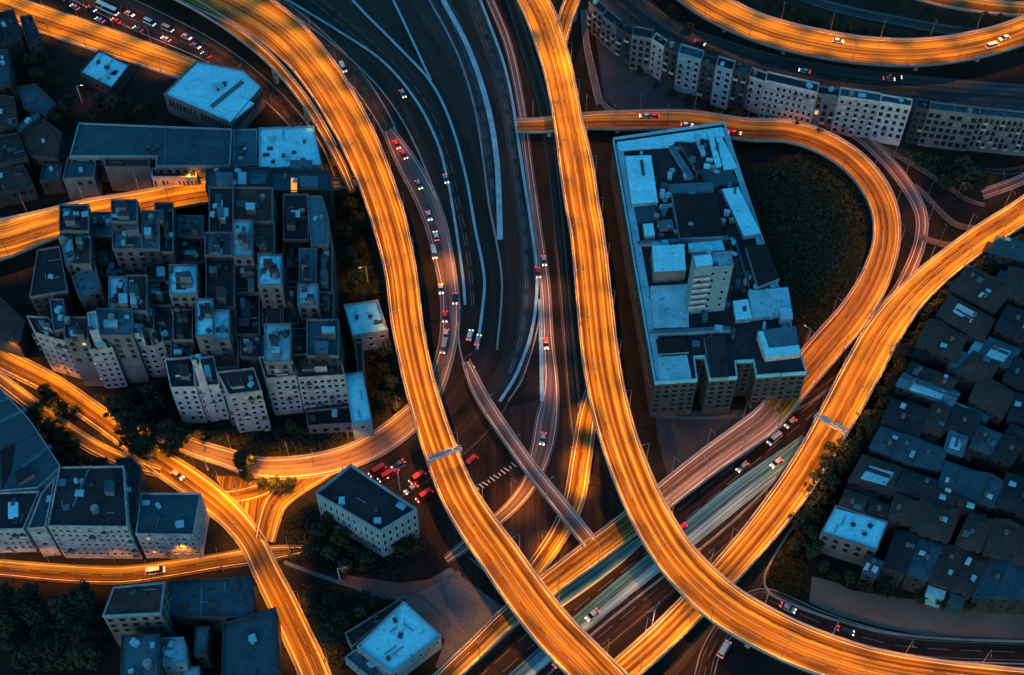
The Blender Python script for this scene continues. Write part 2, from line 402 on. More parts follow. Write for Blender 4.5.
road('road', 'wide dark motorway with many curved lanes', 'wide dark motorway',
     [(355, -25, 215), (385, 5, 190), (420, 60, 152), (450, 112, 122), (470, 160, 104), (484, 210, 92), (494, 260, 84), (498, 310, 80), (490, 355, 78), (468, 398, 78), (432, 436, 74), (390, 468, 66), (340, 500, 60)], mat='dark_asphalt', edge='line_faded', lanes=0)
MOT = ROADS[-1]
for lab, sh, mt, pts in [('bluish carriageway band in the middle of the dark motorway', 'bluish motorway band', 'blue_asphalt', [(420, -25, 26), (436, 0, 26), (462, 55, 22), (479, 110, 16), (489, 160, 12), (494, 205, 10)]),
                         ('smooth inner carriageway band of the dark motorway', 'inner motorway band', 'dark_asphalt', [(300, -12, 20), (350, 28, 22), (396, 70, 22), (427, 110, 20), (446, 155, 18), (458, 205, 16), (469, 260, 14), (473, 310, 12)]),
                         ('outer carriageway band of the dark motorway', 'outer motorway band', 'blue_asphalt', [(462, -20, 14), (474, 5, 14), (494, 60, 12), (506, 105, 12), (513, 150, 12), (520, 200, 12), (526, 250, 12), (526, 300, 12), (519, 345, 12), (504, 388, 12)])]:
    road('road', lab, sh, pts, mat=mt, edge=None, lanes=3)
road('road', 'brown lanes between the curved viaduct and the dark motorway', 'brown frontage lanes',
     [(215, -30, 26), (262, -2, 26), (318, 40, 22), (356, 78, 20), (384, 120, 18), (402, 160, 14)], mat='brown_asphalt', lanes=2, lamps=L(0.16, 26, (1,), AMBER))
road('road', 'busy brown carriageway with stopped cars in the top corner', 'busy brown carriageway',
     [(30, -40, 30), (95, -4, 30), (150, 22, 30), (205, 48, 26), (246, 74, 22), (284, 108, 20), (314, 146, 18), (332, 185, 16)], mat='brown_asphalt', lanes=3, lamps=L(0.26, 22, (-1, 1), AMBER))
road('road', 'orange lit carriageway along the top corner roofs', 'orange top corner carriageway',
     [(-40, -12, 26), (30, 15, 26), (95, 37, 26), (150, 56, 24), (195, 72, 22), (235, 92, 14)], z=0.5, elevated=False, lanes=3, kerb=True, lamps=L(0.8, 18, a=0, b=0.8))
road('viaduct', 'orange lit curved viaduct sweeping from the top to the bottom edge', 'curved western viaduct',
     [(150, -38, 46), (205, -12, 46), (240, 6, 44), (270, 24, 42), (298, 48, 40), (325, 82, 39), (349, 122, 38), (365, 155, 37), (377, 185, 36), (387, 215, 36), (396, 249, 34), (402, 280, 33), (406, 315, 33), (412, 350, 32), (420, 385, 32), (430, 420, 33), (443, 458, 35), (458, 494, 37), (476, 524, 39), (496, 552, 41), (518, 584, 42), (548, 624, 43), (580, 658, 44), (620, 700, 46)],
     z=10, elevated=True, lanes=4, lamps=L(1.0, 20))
WV = ROADS[-1]
road('viaduct', 'narrow orange slip ramp hugging the inside of the curved viaduct', 'narrow inner slip ramp',
     [(150, -18, 10), (200, 8, 10), (242, 36, 10), (276, 66, 10), (306, 103, 10), (326, 136, 10), (342, 166, 9), (352, 190, 8)], z=9.97, elevated=True, lanes=1, rail=((0, .85), (0, .85)), lamps=L(0.55, 22, (1,)))
road('road', 'orange elevated street running behind the dense quarter', 'orange street behind the towers',
     [(-40, 244, 42), (0, 240, 40), (40, 228, 32), (90, 213, 26), (140, 204, 24), (200, 193, 24), (270, 188, 14), (335, 185, 10), (366, 181, 9)], z=6.0, mat='worn_trail_concrete', elevated=True, lanes=3, lamps=L(1.0, 19, a=0, b=0.6))
ROADS[-1].stub = True
road('road', 'pinkish slip road with queueing cars beside the dark motorway', 'pink slip road',
     [(388, 130, 10), (397, 146, 16), (411, 170, 21), (425, 196, 22), (436, 225, 21), (443, 255, 20), (449, 290, 18), (450, 325, 18), (446, 352, 17), (438, 378, 18), (426, 402, 22), (408, 421, 25), (383, 440, 25), (354, 455, 24), (322, 464, 23), (290, 468, 22), (256, 467, 20), (224, 457, 18), (190, 446, 17), (155, 430, 16)],
     z=0.4, mat='pink_concrete', lanes=2, kerb=True, lamps=None)
SLIP = ROADS[-1]
SLIP.lampsets = [L(0.26, 20, (-1,), PINKISH, a=0.0, b=0.30), L(0.55, 20, (1,), SOD, a=0.30, b=0.40), L(0.75, 20, (-1, 1), SOD, a=0.46, b=0.98)]
road('road', 'orange boulevard descending past the trees in the lower corner', 'lower corner boulevard',
     [(-40, 334, 22), (0, 358, 22), (47, 382, 22), (83, 406, 22), (119, 432, 22), (150, 456, 24), (178, 474, 27), (207, 495, 28), (232, 517, 26), (252, 542, 25), (267, 573, 26), (282, 603, 28), (297, 635, 29), (311, 665, 30), (326, 705, 31)],
     z=0.3, lanes=3, kerb=True, lamps=L(0.7, 19))
road('road', 'second carriageway of the boulevard below the tree island', 'second boulevard carriageway',
     [(-40, 352, 12), (0, 380, 13), (49, 417, 14), (89, 444, 14), (122, 460, 13), (160, 472, 10)], z=0.3, lanes=2, kerb=True, lamps=L(0.42, 20, (-1,)))
road('road', 'short orange link bending into the boulevard junction', 'short bending link',
     [(352, 458, 12), (322, 472, 18), (296, 486, 22), (275, 504, 24), (264, 540, 22)], z=0.3, lanes=2, lamps=L(0.7, 14, (-1, 1)))
road('road', 'short orange connector curving from the slip road into the boulevard', 'short curving connector', [(296, 472, 12), (270, 486, 15), (246, 494, 16), (226, 496, 14), (208, 488, 10)], z=0.25, lanes=1, lamps=L(0.6, 14, (-1, 1)))
sheet('pavement', 'orange lit paved fork between the slip road and the boulevard', [(214, 476), (236, 476), (270, 484), (312, 474), (330, 472), (296, 492), (280, 506), (270, 535), (255, 530), (236, 508)], 'worn_trail_concrete', 0.27)
road('road', 'orange brown street passing below the white apartment fronts', 'street below the white fronts',
     [(-40, 566, 17), (0, 568, 18), (60, 573, 19), (120, 575, 19), (170, 569, 18), (220, 561, 17), (258, 555, 18), (290, 551, 13), (318, 549, 5)], z=0.15, mat='worn_trail_concrete', lanes=2, lamps=L(0.42, 20, (-1, 1)))
road('road', 'brown road squeezed between the motorway and the central viaduct', 'narrow brown road',
     [(478, -30, 9), (490, 0, 9), (508, 45, 9), (521, 105, 9), (529, 165, 9), (537, 225, 10), (545, 285, 11), (548, 340, 12), (551, 385, 16), (547, 420, 24), (541, 452, 23), (530, 482, 17), (512, 506, 14), (488, 527, 13), (462, 548, 12), (446, 560, 9)],
     z=0.3, mat='pink_concrete', lanes=1, lamps=None)
ROADS[-1].lampsets = [L(0.10, 26, (1,), AMBER, a=0, b=0.6), L(0.34, 18, (1,), PINKISH, a=0.60, b=0.80), L(0.7, 18, (1,), SOD, a=0.82, b=1.0)]
road('road', 'dim brown service lane alongside the central viaduct', 'dim brown service lane',
     [(508, -10, 12), (527, 50, 13), (545, 115, 13), (555, 190, 13), (562, 260, 13), (568, 330, 13), (574, 400, 15), (578, 440, 14)], mat='brown_asphalt', lanes=1, edge='line_faded')
road('road', 'orange lane emerging from beneath the central viaduct', 'orange lane beneath the viaducts',
     [(596, 385, 16), (588, 415, 18), (581, 460, 20), (574, 500, 20), (560, 532, 18), (538, 565, 17), (515, 595, 16)], z=0.6, lanes=2, kerb=True, lamps=L(0.65, 16, (-1, 1), h=6))
road('road', 'dark expressway running diagonally beneath the viaducts', 'dark diagonal expressway',
     [(905, 330, 26), (868, 368, 36), (838, 402, 50), (796, 441, 64), (748, 482, 70), (696, 526, 74), (644, 570, 76), (592, 612, 78), (540, 656, 80), (500, 692, 80)], mat='dark_asphalt', lanes=6, edge='line_faded', lanemat='line_faded')
EXP = ROADS[-1]
road('road', 'pale teal painted light trails on the diagonal expressway', 'pale teal trail lane', [(806, 440, 12), (776, 465, 20), (738, 494, 24), (700, 525, 24), (660, 558, 22), (620, 590, 20), (580, 624, 19), (544, 655, 18), (505, 690, 18)], mat='teal_light_trails', lanes=2, edge=None)  # strip of painted light trails, not a marked lane
TRAIL_LANE = ROADS[-1]
road('road', 'short pale teal painted light trails beside the pink flyover', 'short teal trail lane', [(640, 541, 8), (614, 561, 13), (586, 582, 14), (558, 602, 13), (535, 622, 10)], mat='teal_light_trails', lanes=1, edge=None)  # second strip of painted light trails
road('viaduct', 'loop flyover curving round the dark grass from the cross street', 'loop flyover',
     [(517, 126, 13), (540, 126, 14), (583, 122, 16), (633, 121, 19), (690, 122, 21), (744, 130, 22), (788, 132, 22), (825, 144, 23), (856, 165, 25), (877, 192, 27), (886, 219, 28), (885, 249, 29), (872, 285, 31), (852, 317, 33), (826, 347, 34), (800, 378, 33), (775, 410, 31)],
     z=5.0, mat='worn_trail_concrete', elevated=True, lanes=3)
LOOP = ROADS[-1]
LOOP.lampsets = [L(0.22, 20, (-1, 1), AMBER, a=0.0, b=0.38), L(0.50, 17, (-1, 1), AMBER, a=0.38, b=1.0)]
road('viaduct', 'pink diagonal flyover emerging from behind the long office block', 'pink diagonal flyover',
     [(775, 410, 31), (762, 424, 30), (710, 461, 28), (664, 497, 27), (640, 516, 26)], z=5.003, mat='rose_concrete', elevated=True, lanes=3, lamps=L(0.27, 15, (-1, 1), PINKISH))
road('viaduct', 'orange western end of the diagonal flyover', 'western diagonal flyover',
     [(640, 516, 26), (622, 530, 26), (585, 558, 26), (545, 588, 24), (506, 620, 22), (475, 650, 21), (435, 688, 21)], z=5.006, mat='worn_trail_concrete', elevated=True, lanes=3, lamps=L(0.95, 15, (-1,)))
road('viaduct', 'orange viaduct slanting past the slate rooftops', 'slanting eastern viaduct',
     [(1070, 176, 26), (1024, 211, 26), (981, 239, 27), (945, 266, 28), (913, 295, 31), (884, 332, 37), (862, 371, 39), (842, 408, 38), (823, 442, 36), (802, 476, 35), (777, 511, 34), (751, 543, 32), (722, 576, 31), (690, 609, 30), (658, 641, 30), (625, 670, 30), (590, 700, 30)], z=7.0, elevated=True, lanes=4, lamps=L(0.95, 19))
EV = ROADS[-1]
road('viaduct', 'pink ramp climbing narrowly across the middle of the interchange', 'narrow pink ramp',
     [(466, 362, 9, 1.6), (474, 382, 13, 2.2), (485, 403, 14, 3.0), (503, 430, 14, 4.2), (530, 468, 14, 5.6), (562, 508, 15, 6.0), (590, 543, 16, 5.6)], z=5, mat='pink_concrete', elevated=True, lanes=1, lamps=L(0.24, 18, (1,), PINKISH), thick=0.8)
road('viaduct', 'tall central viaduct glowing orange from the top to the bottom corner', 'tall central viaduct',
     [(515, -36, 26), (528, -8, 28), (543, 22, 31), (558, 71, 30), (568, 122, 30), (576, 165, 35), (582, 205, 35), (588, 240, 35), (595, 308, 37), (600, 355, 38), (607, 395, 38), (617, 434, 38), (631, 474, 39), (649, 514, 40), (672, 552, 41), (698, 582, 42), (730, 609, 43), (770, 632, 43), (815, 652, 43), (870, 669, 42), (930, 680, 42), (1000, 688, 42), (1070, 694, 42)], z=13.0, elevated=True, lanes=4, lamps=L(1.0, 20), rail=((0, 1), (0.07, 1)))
CV = ROADS[-1]
road('viaduct', 'short branch joining the tall central viaduct at the top edge', 'short joining branch',
     [(582, -30, 15), (574, -4, 16), (566, 18, 16), (560, 44, 14), (560, 70, 10)], z=12.97, elevated=True, lanes=1, rail=((0, .6), (0, .8)), lamps=L(0.8, 18, (-1,)))
road('viaduct', 'orange viaduct arcing through the top corner', 'arcing upper viaduct',
     [(655, -38, 29), (690, -8, 29), (720, 11, 29), (760, 29, 28), (803, 41, 28), (862, 51, 27), (922, 53, 27), (978, 45, 27), (1024, 31, 27), (1070, 10, 27)], z=8.0, elevated=True, lanes=3, lamps=L(0.9, 20))
road('road', 'dark blue road between the terrace and the arcing viaduct', 'dark blue road',
     [(585, -28, 28), (622, 0, 30), (668, 34, 32), (715, 54, 34), (765, 70, 36), (825, 83, 38), (900, 92, 38), (970, 98, 36), (1070, 104, 34)], mat='blue_asphalt', lanes=3, edge='line_faded', lanemat='line_faded')
BLUE = ROADS[-1]
road('road', 'thin blue road crossing the dark upper bank', 'thin blue road', [(770, -20, 10), (812, 0, 10), (850, 11, 10), (900, 21, 10), (950, 30, 10), (1000, 34, 10), (1070, 34, 10)], mat='blue_asphalt', lanes=1, edge='line_faded')
road('road', 'orange street clipping the very top corner', 'top corner orange street', [(880, -26, 14), (920, -7, 14), (970, 4, 14), (1020, 9, 14), (1070, 9, 14)], z=0.3, lanes=2, kerb=True, lamps=L(0.5, 20, (-1,)))
road('road', 'narrow outer lane circling the loop flyover', 'narrow outer lane',
     [(852, 130, 9), (868, 142, 10), (892, 166, 11), (912, 193, 11), (922, 217, 11), (920, 242, 11), (911, 267, 11), (897, 293, 11), (878, 315, 10), (855, 338, 8)], z=0.3, mat='pink_concrete', lanes=1, kerb=True, lamps=L(0.26, 22, (-1,), AMBER))
road('road', 'thin pinkish lane crossing the dark wedge', 'thin crossing lane', [(876, 144, 5), (900, 157, 5), (935, 178, 5), (968, 200, 5), (985, 205, 4)], z=0.3, mat='pink_concrete', lanes=1, edge=None, lamps=L(0.05, 28, (1,), PINKISH))
road('road', 'thin curved lane beside the outer lane', 'thin curved lane', [(915, 185, 5), (930, 200, 5), (945, 216, 6), (960, 226, 6), (985, 228, 5)], z=0.3, mat='pink_concrete', lanes=1, edge=None, lamps=L(0.05, 26, (1,), PINKISH))
road('road', 'short lane linking the outer lane to the slanting viaduct', 'short linking lane', [(919, 236, 7), (935, 242, 6), (952, 245, 6), (970, 240, 6)], z=0.3, mat='pink_concrete', lanes=1, edge=None, lamps=L(0.08, 24, (1,), AMBER))
road('road', 'brown fork of lanes at the edge beside the round bush', 'brown fork lanes', [(982, 194, 9), (1005, 186, 9), (1030, 176, 9), (1070, 160, 9)], z=0.3, mat='pink_concrete', lanes=1, kerb=True, lamps=L(0.12, 20, (1,), AMBER))
road('road', 'short brown spur in front of the terrace end', 'short brown spur', [(985, 170, 6), (1005, 172, 8), (1030, 168, 9), (1070, 158, 9)], z=0.3, mat='brown_asphalt', lanes=1, edge='line_faded')
road('road', 'dark road curving along the pale lot', 'dark road along the pale lot', [(700, 690, 18), (712, 650, 18), (738, 612, 20), (762, 600, 22), (785, 607, 22), (818, 622, 22), (866, 638, 22), (922, 648, 22), (1070, 654, 22)], mat='dark_asphalt', lanes=2, edge='line_faded', kerb=True)
road('road', 'dark side road beneath the slanting viaduct', 'dark side road', [(806, 508, 8), (792, 522, 14), (776, 546, 16), (758, 575, 18), (744, 600, 18), (728, 625, 16)], mat='brown_asphalt', lanes=1, edge=None)
road('road', 'dim curved road below the central viaduct at the bottom edge', 'dim bottom road', [(660, 700, 26), (690, 662, 26), (712, 636, 22), (735, 612, 14)], mat='brown_asphalt', lanes=1, edge=None)
road('path', 'thin pale footpath curving past the grey office', 'thin pale footpath', [(284, 562, 4), (310, 572, 4), (345, 584, 4), (385, 597, 4), (410, 596, 4), (440, 584, 4), (460, 572, 5)], mat='paving', edge=None)
road('path', 'pale path beside the triangular slate yard', 'pale yard path', [(584, 10, 5), (586, 40, 5), (592, 70, 6), (600, 104, 6)], mat='paving', edge=None, kerb=True)
road('path', 'pale kerbed path rounding the triangular yard', 'rounded kerb path', [(602, 102, 3), (612, 111, 3), (632, 115, 3), (665, 115, 3), (700, 112, 3)], mat='paving', edge=None, kerb=True)
road('path', 'pale path under the brick office front', 'yard by the office front', [(655, 416, 3), (700, 418, 3), (760, 414, 3), (800, 408, 3), (840, 380, 3)], mat='paving', edge=None)

for lab, pts in [('thin pale strip across the grey yard', [(470, 558, 2), (495, 580, 2), (522, 604, 2)]), ('middle thin strip across the grey yard', [(448, 574, 1.6), (476, 598, 1.6), (504, 622, 1.6)]), ('lowest thin strip across the grey yard', [(418, 592, 1.6), (448, 618, 1.6), (474, 642, 1.6)])]:
    road('path', lab, 'yard strip', pts, mat='pale_lot', edge=None)

# barriers and dividers on the dark motorway
for i, (lab, px, w, h, mt) in enumerate([
    ('pale kerb wall edging the brown lanes of the motorway', [(268, 0), (305, 24), (339, 50), (377, 86), (404, 124), (425, 168), (438, 205), (452, 255), (460, 310)], 0.6, 0.6, 'barrier_pale'),
    ('long blue divider nearest the brown lanes', [(280, -4), (336, 30), (383, 62), (416, 101), (437, 142), (447, 178), (455, 222), (463, 278), (465, 305)], 0.9, 0.5, 'barrier_blue'),
    ('blue divider sweeping from the grass wedge down the motorway', [(352, 0), (366, 15), (398, 47), (431, 83), (451, 124), (466, 178), (475, 228), (484, 275), (483, 305), (477, 350)], 0.9, 0.5, 'barrier_blue'),
    ('short straight divider along the grass wedge', [(388, -8), (394, 2), (412, 40), (431, 81)], 0.8, 0.5, 'barrier_blue'),
    ('thin grey divider in the middle of the motorway', [(429, 0), (457, 53), (475, 110), (484, 166), (489, 205), (497, 245), (502, 287), (497, 350)], 0.7, 0.5, 'barrier_pale'),
    ('broad bright blue divider with a tapered end', [(440, -8), (443, 0), (469, 50), (487, 104), (496, 154), (499, 200), (500, 240)], 2.0, 0.5, 'barrier_blue'),
    ('outer blue wall along the motorway edge', [(480, 0), (502, 59), (512, 100), (518, 140), (524, 180), (531, 225), (537, 275), (533, 326), (518, 372), (500, 402)], 1.0, 0.8, 'barrier_blue'),
    ('thin pale outer rail next to the narrow brown road', [(520, 130), (527, 180), (534, 225), (541, 278), (538, 326), (523, 378), (508, 402)], 0.4, 0.9, 'barrier_pale'),
    ('pale wall at the tapered start of the narrow pink ramp', [(458, 322), (460, 350), (466, 372), (470, 384)], 0.5, 0.7, 'barrier_pale'),
    ('blue strip rail ending above the widened pink road', [(540, 300), (541, 345), (542, 402)], 1.2, 0.6, 'barrier_blue')]):
    line_barrier('road_barrier', lab, px, w, h, mt)
for lab, px in [('pale barrier between the lanes of the diagonal expressway', [(800, 452), (760, 496), (712, 540), (660, 580), (610, 620), (570, 654), (540, 684)]),
                ('pale barrier along the southern rim of the diagonal expressway', [(842, 408), (800, 452), (776, 478)]),
                ('pale kerb wall rounding the grass corner by the pale lot', [(795, 524), (775, 555), (764, 578), (768, 592), (782, 601), (833, 620), (892, 634), (960, 640), (1060, 643)])]:
    o = line_barrier('road_barrier', lab, px, 0.6, 0.7, 'barrier_pale')
# row of painted bars on the apron
for i in range(11):
    c = P(478 + i * 3.6, 489 - i * 2.35, 0); m = MB(); z = 0.9 + 0.0; rot = Matrix.Rotation(R(38 + (i % 3) * 9), 3, 'Z')
    sz = 1.0 if i % 3 else 0.6
    zz = next_layer()
    m.face([rot @ Vector(p) for p in ((-0.16, -sz, 0), (0.16, -sz, 0), (0.16, sz, 0), (-0.16, sz, 0))])
    o = m.build('road_mark', 'line_paint', None, (c.x, c.y, zz)); tag(o, 'short white bar in the row of painted marks on the dark apron', kind='structure')

# ------------------------------------------------------------------ pillars under the decks
def inside_road(p, r, margin=0.0):
    best = None
    for i in range(0, len(r.c)):
        d = (r.c[i].x - p.x) ** 2 + (r.c[i].y - p.y) ** 2
        if best is None or d < best[0]: best = (d, i)
    i = best[1]; return math.sqrt(best[0]) < r.hw[i] + margin, r.c[i].z
for r in ROADS:
    if not r.elev: continue
    d = 12.0
    while d < r.len - 8:
        c, a, hw, t = at(r, d); d += 26.0
        if c.z < 3: continue
        bad = False
        for q in ROADS:
            if q is r: continue
            ins, z = inside_road(c, q, 1.5)
            if ins and z < c.z - 1 and (q.elev or z > 0.2): bad = True
            if ins and z > c.z - 1 and abs(z - c.z) < 1: bad = bad or q.hw[0] > r.hw[0]
        if bad: continue
        m = MB(); hgt = c.z - 1.3; w = min(1.1, hw * 0.35)
        rot = Matrix.Rotation(math.atan2(a.y, a.x), 4, 'Z')
        m.box(-w, -0.7, 0, w, 0.7, hgt - 1.2, rot); cap = hw * 0.66
        bq = [rot @ Vector(p) for p in ((-w, -.75, hgt - 1.2), (w, -.75, hgt - 1.2), (w, .75, hgt - 1.2), (-w, .75, hgt - 1.2))]
        tq = [rot @ Vector(p) for p in ((-cap, -.75, hgt - .01), (cap, -.75, hgt - .01), (cap, .75, hgt - .01), (-cap, .75, hgt - .01))]
        m.hexa(bq, tq); m.build('pillar', 'concrete', r.obj, (c.x, c.y, 0))

# ------------------------------------------------------------------ street lamps (sodium, lit)
def lamp_meshes(h):
    p = MB(); p.tube((0, 0, 0), (0, 0, 0.5), 0.16, 0.16, 8); p.tube((0, 0, 0.5), (0, 0, h), 0.10, 0.06, 6)
    p.tube((0, 0, h), (0.9, 0, h + 0.35), 0.06, 0.05, 6); p.tube((0.9, 0, h + 0.35), (1.9, 0, h + 0.45), 0.05, 0.05, 6)
    hd = MB(); hd.hexa([Vector(v) for v in ((1.7, -.16, h + .36), (2.5, -.12, h + .38), (2.5, .12, h + .38), (1.7, .16, h + .36))], [Vector(v) for v in ((1.75, -.1, h + .56), (2.4, -.07, h + .52), (2.4, .07, h + .52), (1.75, .1, h + .56))])
    ln = MB(); ln.face([(1.8, .11, h + .35), (2.42, .09, h + .365), (2.42, -.09, h + .365), (1.8, -.11, h + .35)])
    return p.mesh('post', 'metal_grey'), hd.mesh('lamp_head', 'metal_grey'), ln.mesh('lamp_glass', 'sodium_glow')
LM = {}
LAMP_COUNT = 0
LIGHTS = {}
def street_lamp(pos, aim, h, color, power, spread, label, group):
    """post at pos, arm towards aim"""
    global LAMP_COUNT
    if h not in LM: LM[h] = lamp_meshes(h)
    d = aim - pos; rz = math.atan2(d.y, d.x)
    root = empty('street_lamp', pos, rz); tag(root, label, 'street lamp', group)
    link('post', LM[h][0], root); hd = link('lamp_head', LM[h][1], root); link('lamp_glass', LM[h][2], hd)
    key = (color, round(power, 3), spread)
    if key not in LIGHTS:
        ld = bpy.data.lights.new('lamp_light', 'SPOT'); ld.energy = 15000 * power * LAMP_GAIN; ld.color = color; ld.spot_size = R(spread); ld.spot_blend = 0.8; ld.shadow_soft_size = 0.25
        LIGHTS[key] = ld
    lo = bpy.data.objects.new('lamp_light', LIGHTS[key]); col.objects.link(lo); lo.parent = root; lo.location = (2.1, 0, h + 0.25)
    reach = min(d.length * 0.7, 4.8)
    lo.rotation_euler = Vector((max(0.5, reach - 2.1), 0, -h)).to_track_quat('-Z', 'Y').to_euler()
    LAMP_COUNT += 1
def side_word(r, sg, a, b):
    v = Vector((0, 0, 0)); n = 0
    for f in (0.1, 0.3, 0.5, 0.7, 0.9):
        c, ac, hw, t = at(r, r.frac(a + (b - a) * f)); v += ac * sg
    if abs(v.x) > abs(v.y): return 'east' if v.x > 0 else 'west'
    return 'north' if v.y > 0 else 'south'
for r in ROADS:
    sets = getattr(r, 'lampsets', None) or ([r.lamps] if r.lamps else [])
    rows = {}
    for s in sets:
        for k, sg in enumerate(s['sides']):
            d = r.frac(s['a']) + s['step'] * (0.3 + 0.5 * k)
            while d < r.frac(s['b']) - 2:
                c, ac, hw, t = at(r, d); d += s['step']
                pos = c + ac * sg * (hw - 0.2 if r.elev else hw + 0.5); pos.z = c.z + (0.9 if r.elev else -0.1)
                x, y = proj(pos)
                if not (-40 < x < 1064 and -95 < y < 740): continue
                bad = False
                for q in ROADS:
                    if q is r: continue
                    ins, z = inside_road(pos, q, 2.5)
                    if ins and z > pos.z + 2: bad = True
                    ins2, z = inside_road(pos, q, 0.0)
                    if ins2 and abs(z - c.z) < 0.6 and q.hw[0] > 2 and 'short' not in r.short and 'flyover' not in r.short: bad = True
                if bad: continue
                rows.setdefault((sg), []).append((y, x, pos, c, s))
    for sg, lst in rows.items():
        sw = side_word(r, sg, 0, 1)
        ver = max(e[0] for e in lst) - min(e[0] for e in lst) > max(e[1] for e in lst) - min(e[1] for e in lst)
        lst.sort(key=lambda e: e[0] if ver else e[1])
        for i, (y, x, pos, c, s) in enumerate(lst):
            street_lamp(pos, c, s['h'], s['color'], s['power'], s['spread'],
                        '%s street lamp from the %s, %s edge of the %s' % (ordw(i), 'top' if ver else 'west', sw, r.short), 'street lamps along the lit roads')

# ------------------------------------------------------------------ buildings
def window_mesh(lit=None, frame='frame_pale'):
    m = MB(); m.box(-.5, -.10, -.5, -.42, 0, .5); m.box(.42, -.10, -.5, .5, 0, .5); m.box(-.42, -.10, .42, .42, 0, .5); m.box(-.58, -.16, -.5, .58, 0, -.42)
    n1 = len(m.f); m.box(-.42, -.04, -.42, .42, 0, .42); me = m.mesh('window', [frame, lit or 'glass_dark'])
    for i, p in enumerate(me.polygons): p.material_index = 1 if i >= n1 else 0
    return me
WIN = window_mesh(); WIN_LIT = window_mesh('warm_window', 'metal_dark'); WIN_DARK = window_mesh(None, 'metal_dark')
_b = MB(); _b.box(-1.0, -1.0, 0, 1.0, 0, .16); _b.box(-1.0, -1.0, .16, 1.0, -.9, 1.0); _b.box(-1.0, -.9, .16, -.92, 0, 1.0); _b.box(.92, -.9, .16, 1.0, 0, 1.0)
BALC = {k: _b.mesh('balcony', k) for k in ('wall_white', 'wall_grey', 'wall_lavender')}
def unit_mesh(name, mat, sx, sy, sz):
    m = MB(); m.box(-sx / 2, -sy / 2, 0, sx / 2, sy / 2, sz * .92); m.box(-sx / 2 - .06, -sy / 2 - .06, sz * .92, sx / 2 + .06, sy / 2 + .06, sz)
    return m.mesh(name, mat)
UNITS = {'vent_unit': unit_mesh('vent_unit', 'roof_pale', 1.6, 1.2, 1.0), 'vent_box': unit_mesh('vent_box', 'metal_dark', 1.2, 1.0, 0.8)}
_m = MB(); _m.tube((0, 0, .4), (0, 0, 2.0), .9, .9, 12); _m.tube((0, 0, 2.0), (0, 0, 2.3), .9, .2, 12)
for _a in range(4): _m.tube((.6 * math.cos(_a * 1.57), .6 * math.sin(_a * 1.57), 0), (.6 * math.cos(_a * 1.57), .6 * math.sin(_a * 1.57), .42), .08, .08, 5)
UNITS['water_tank'] = _m.mesh('water_tank', 'metal_grey')
_m = MB(); _m.box(-2, -.12, .12, 2, .12, .36); _m.box(-1.8, -.1, 0, -1.6, .1, .12); _m.box(1.6, -.1, 0, 1.8, .1, .12); PIPE = _m.mesh('pipe', 'metal_grey')
HATCH = [unit_mesh('roof_hatch', mm, 1.8, 1.4, .6) for mm in ('roof_pale', 'roof_brown', 'metal_dark', 'roof_blue', 'roof_black')]
_m = MB(); _m.tube((0, 0, 0), (0, 0, 2.6), .05, .03, 5); _m.tube((-.6, 0, 2.2), (.6, 0, 2.2), .03, .03, 4); _m.tube((-.4, 0, 1.8), (.4, 0, 1.8), .03, .03, 4); AERIAL = _m.mesh('aerial', 'metal_dark')
NB = [0]
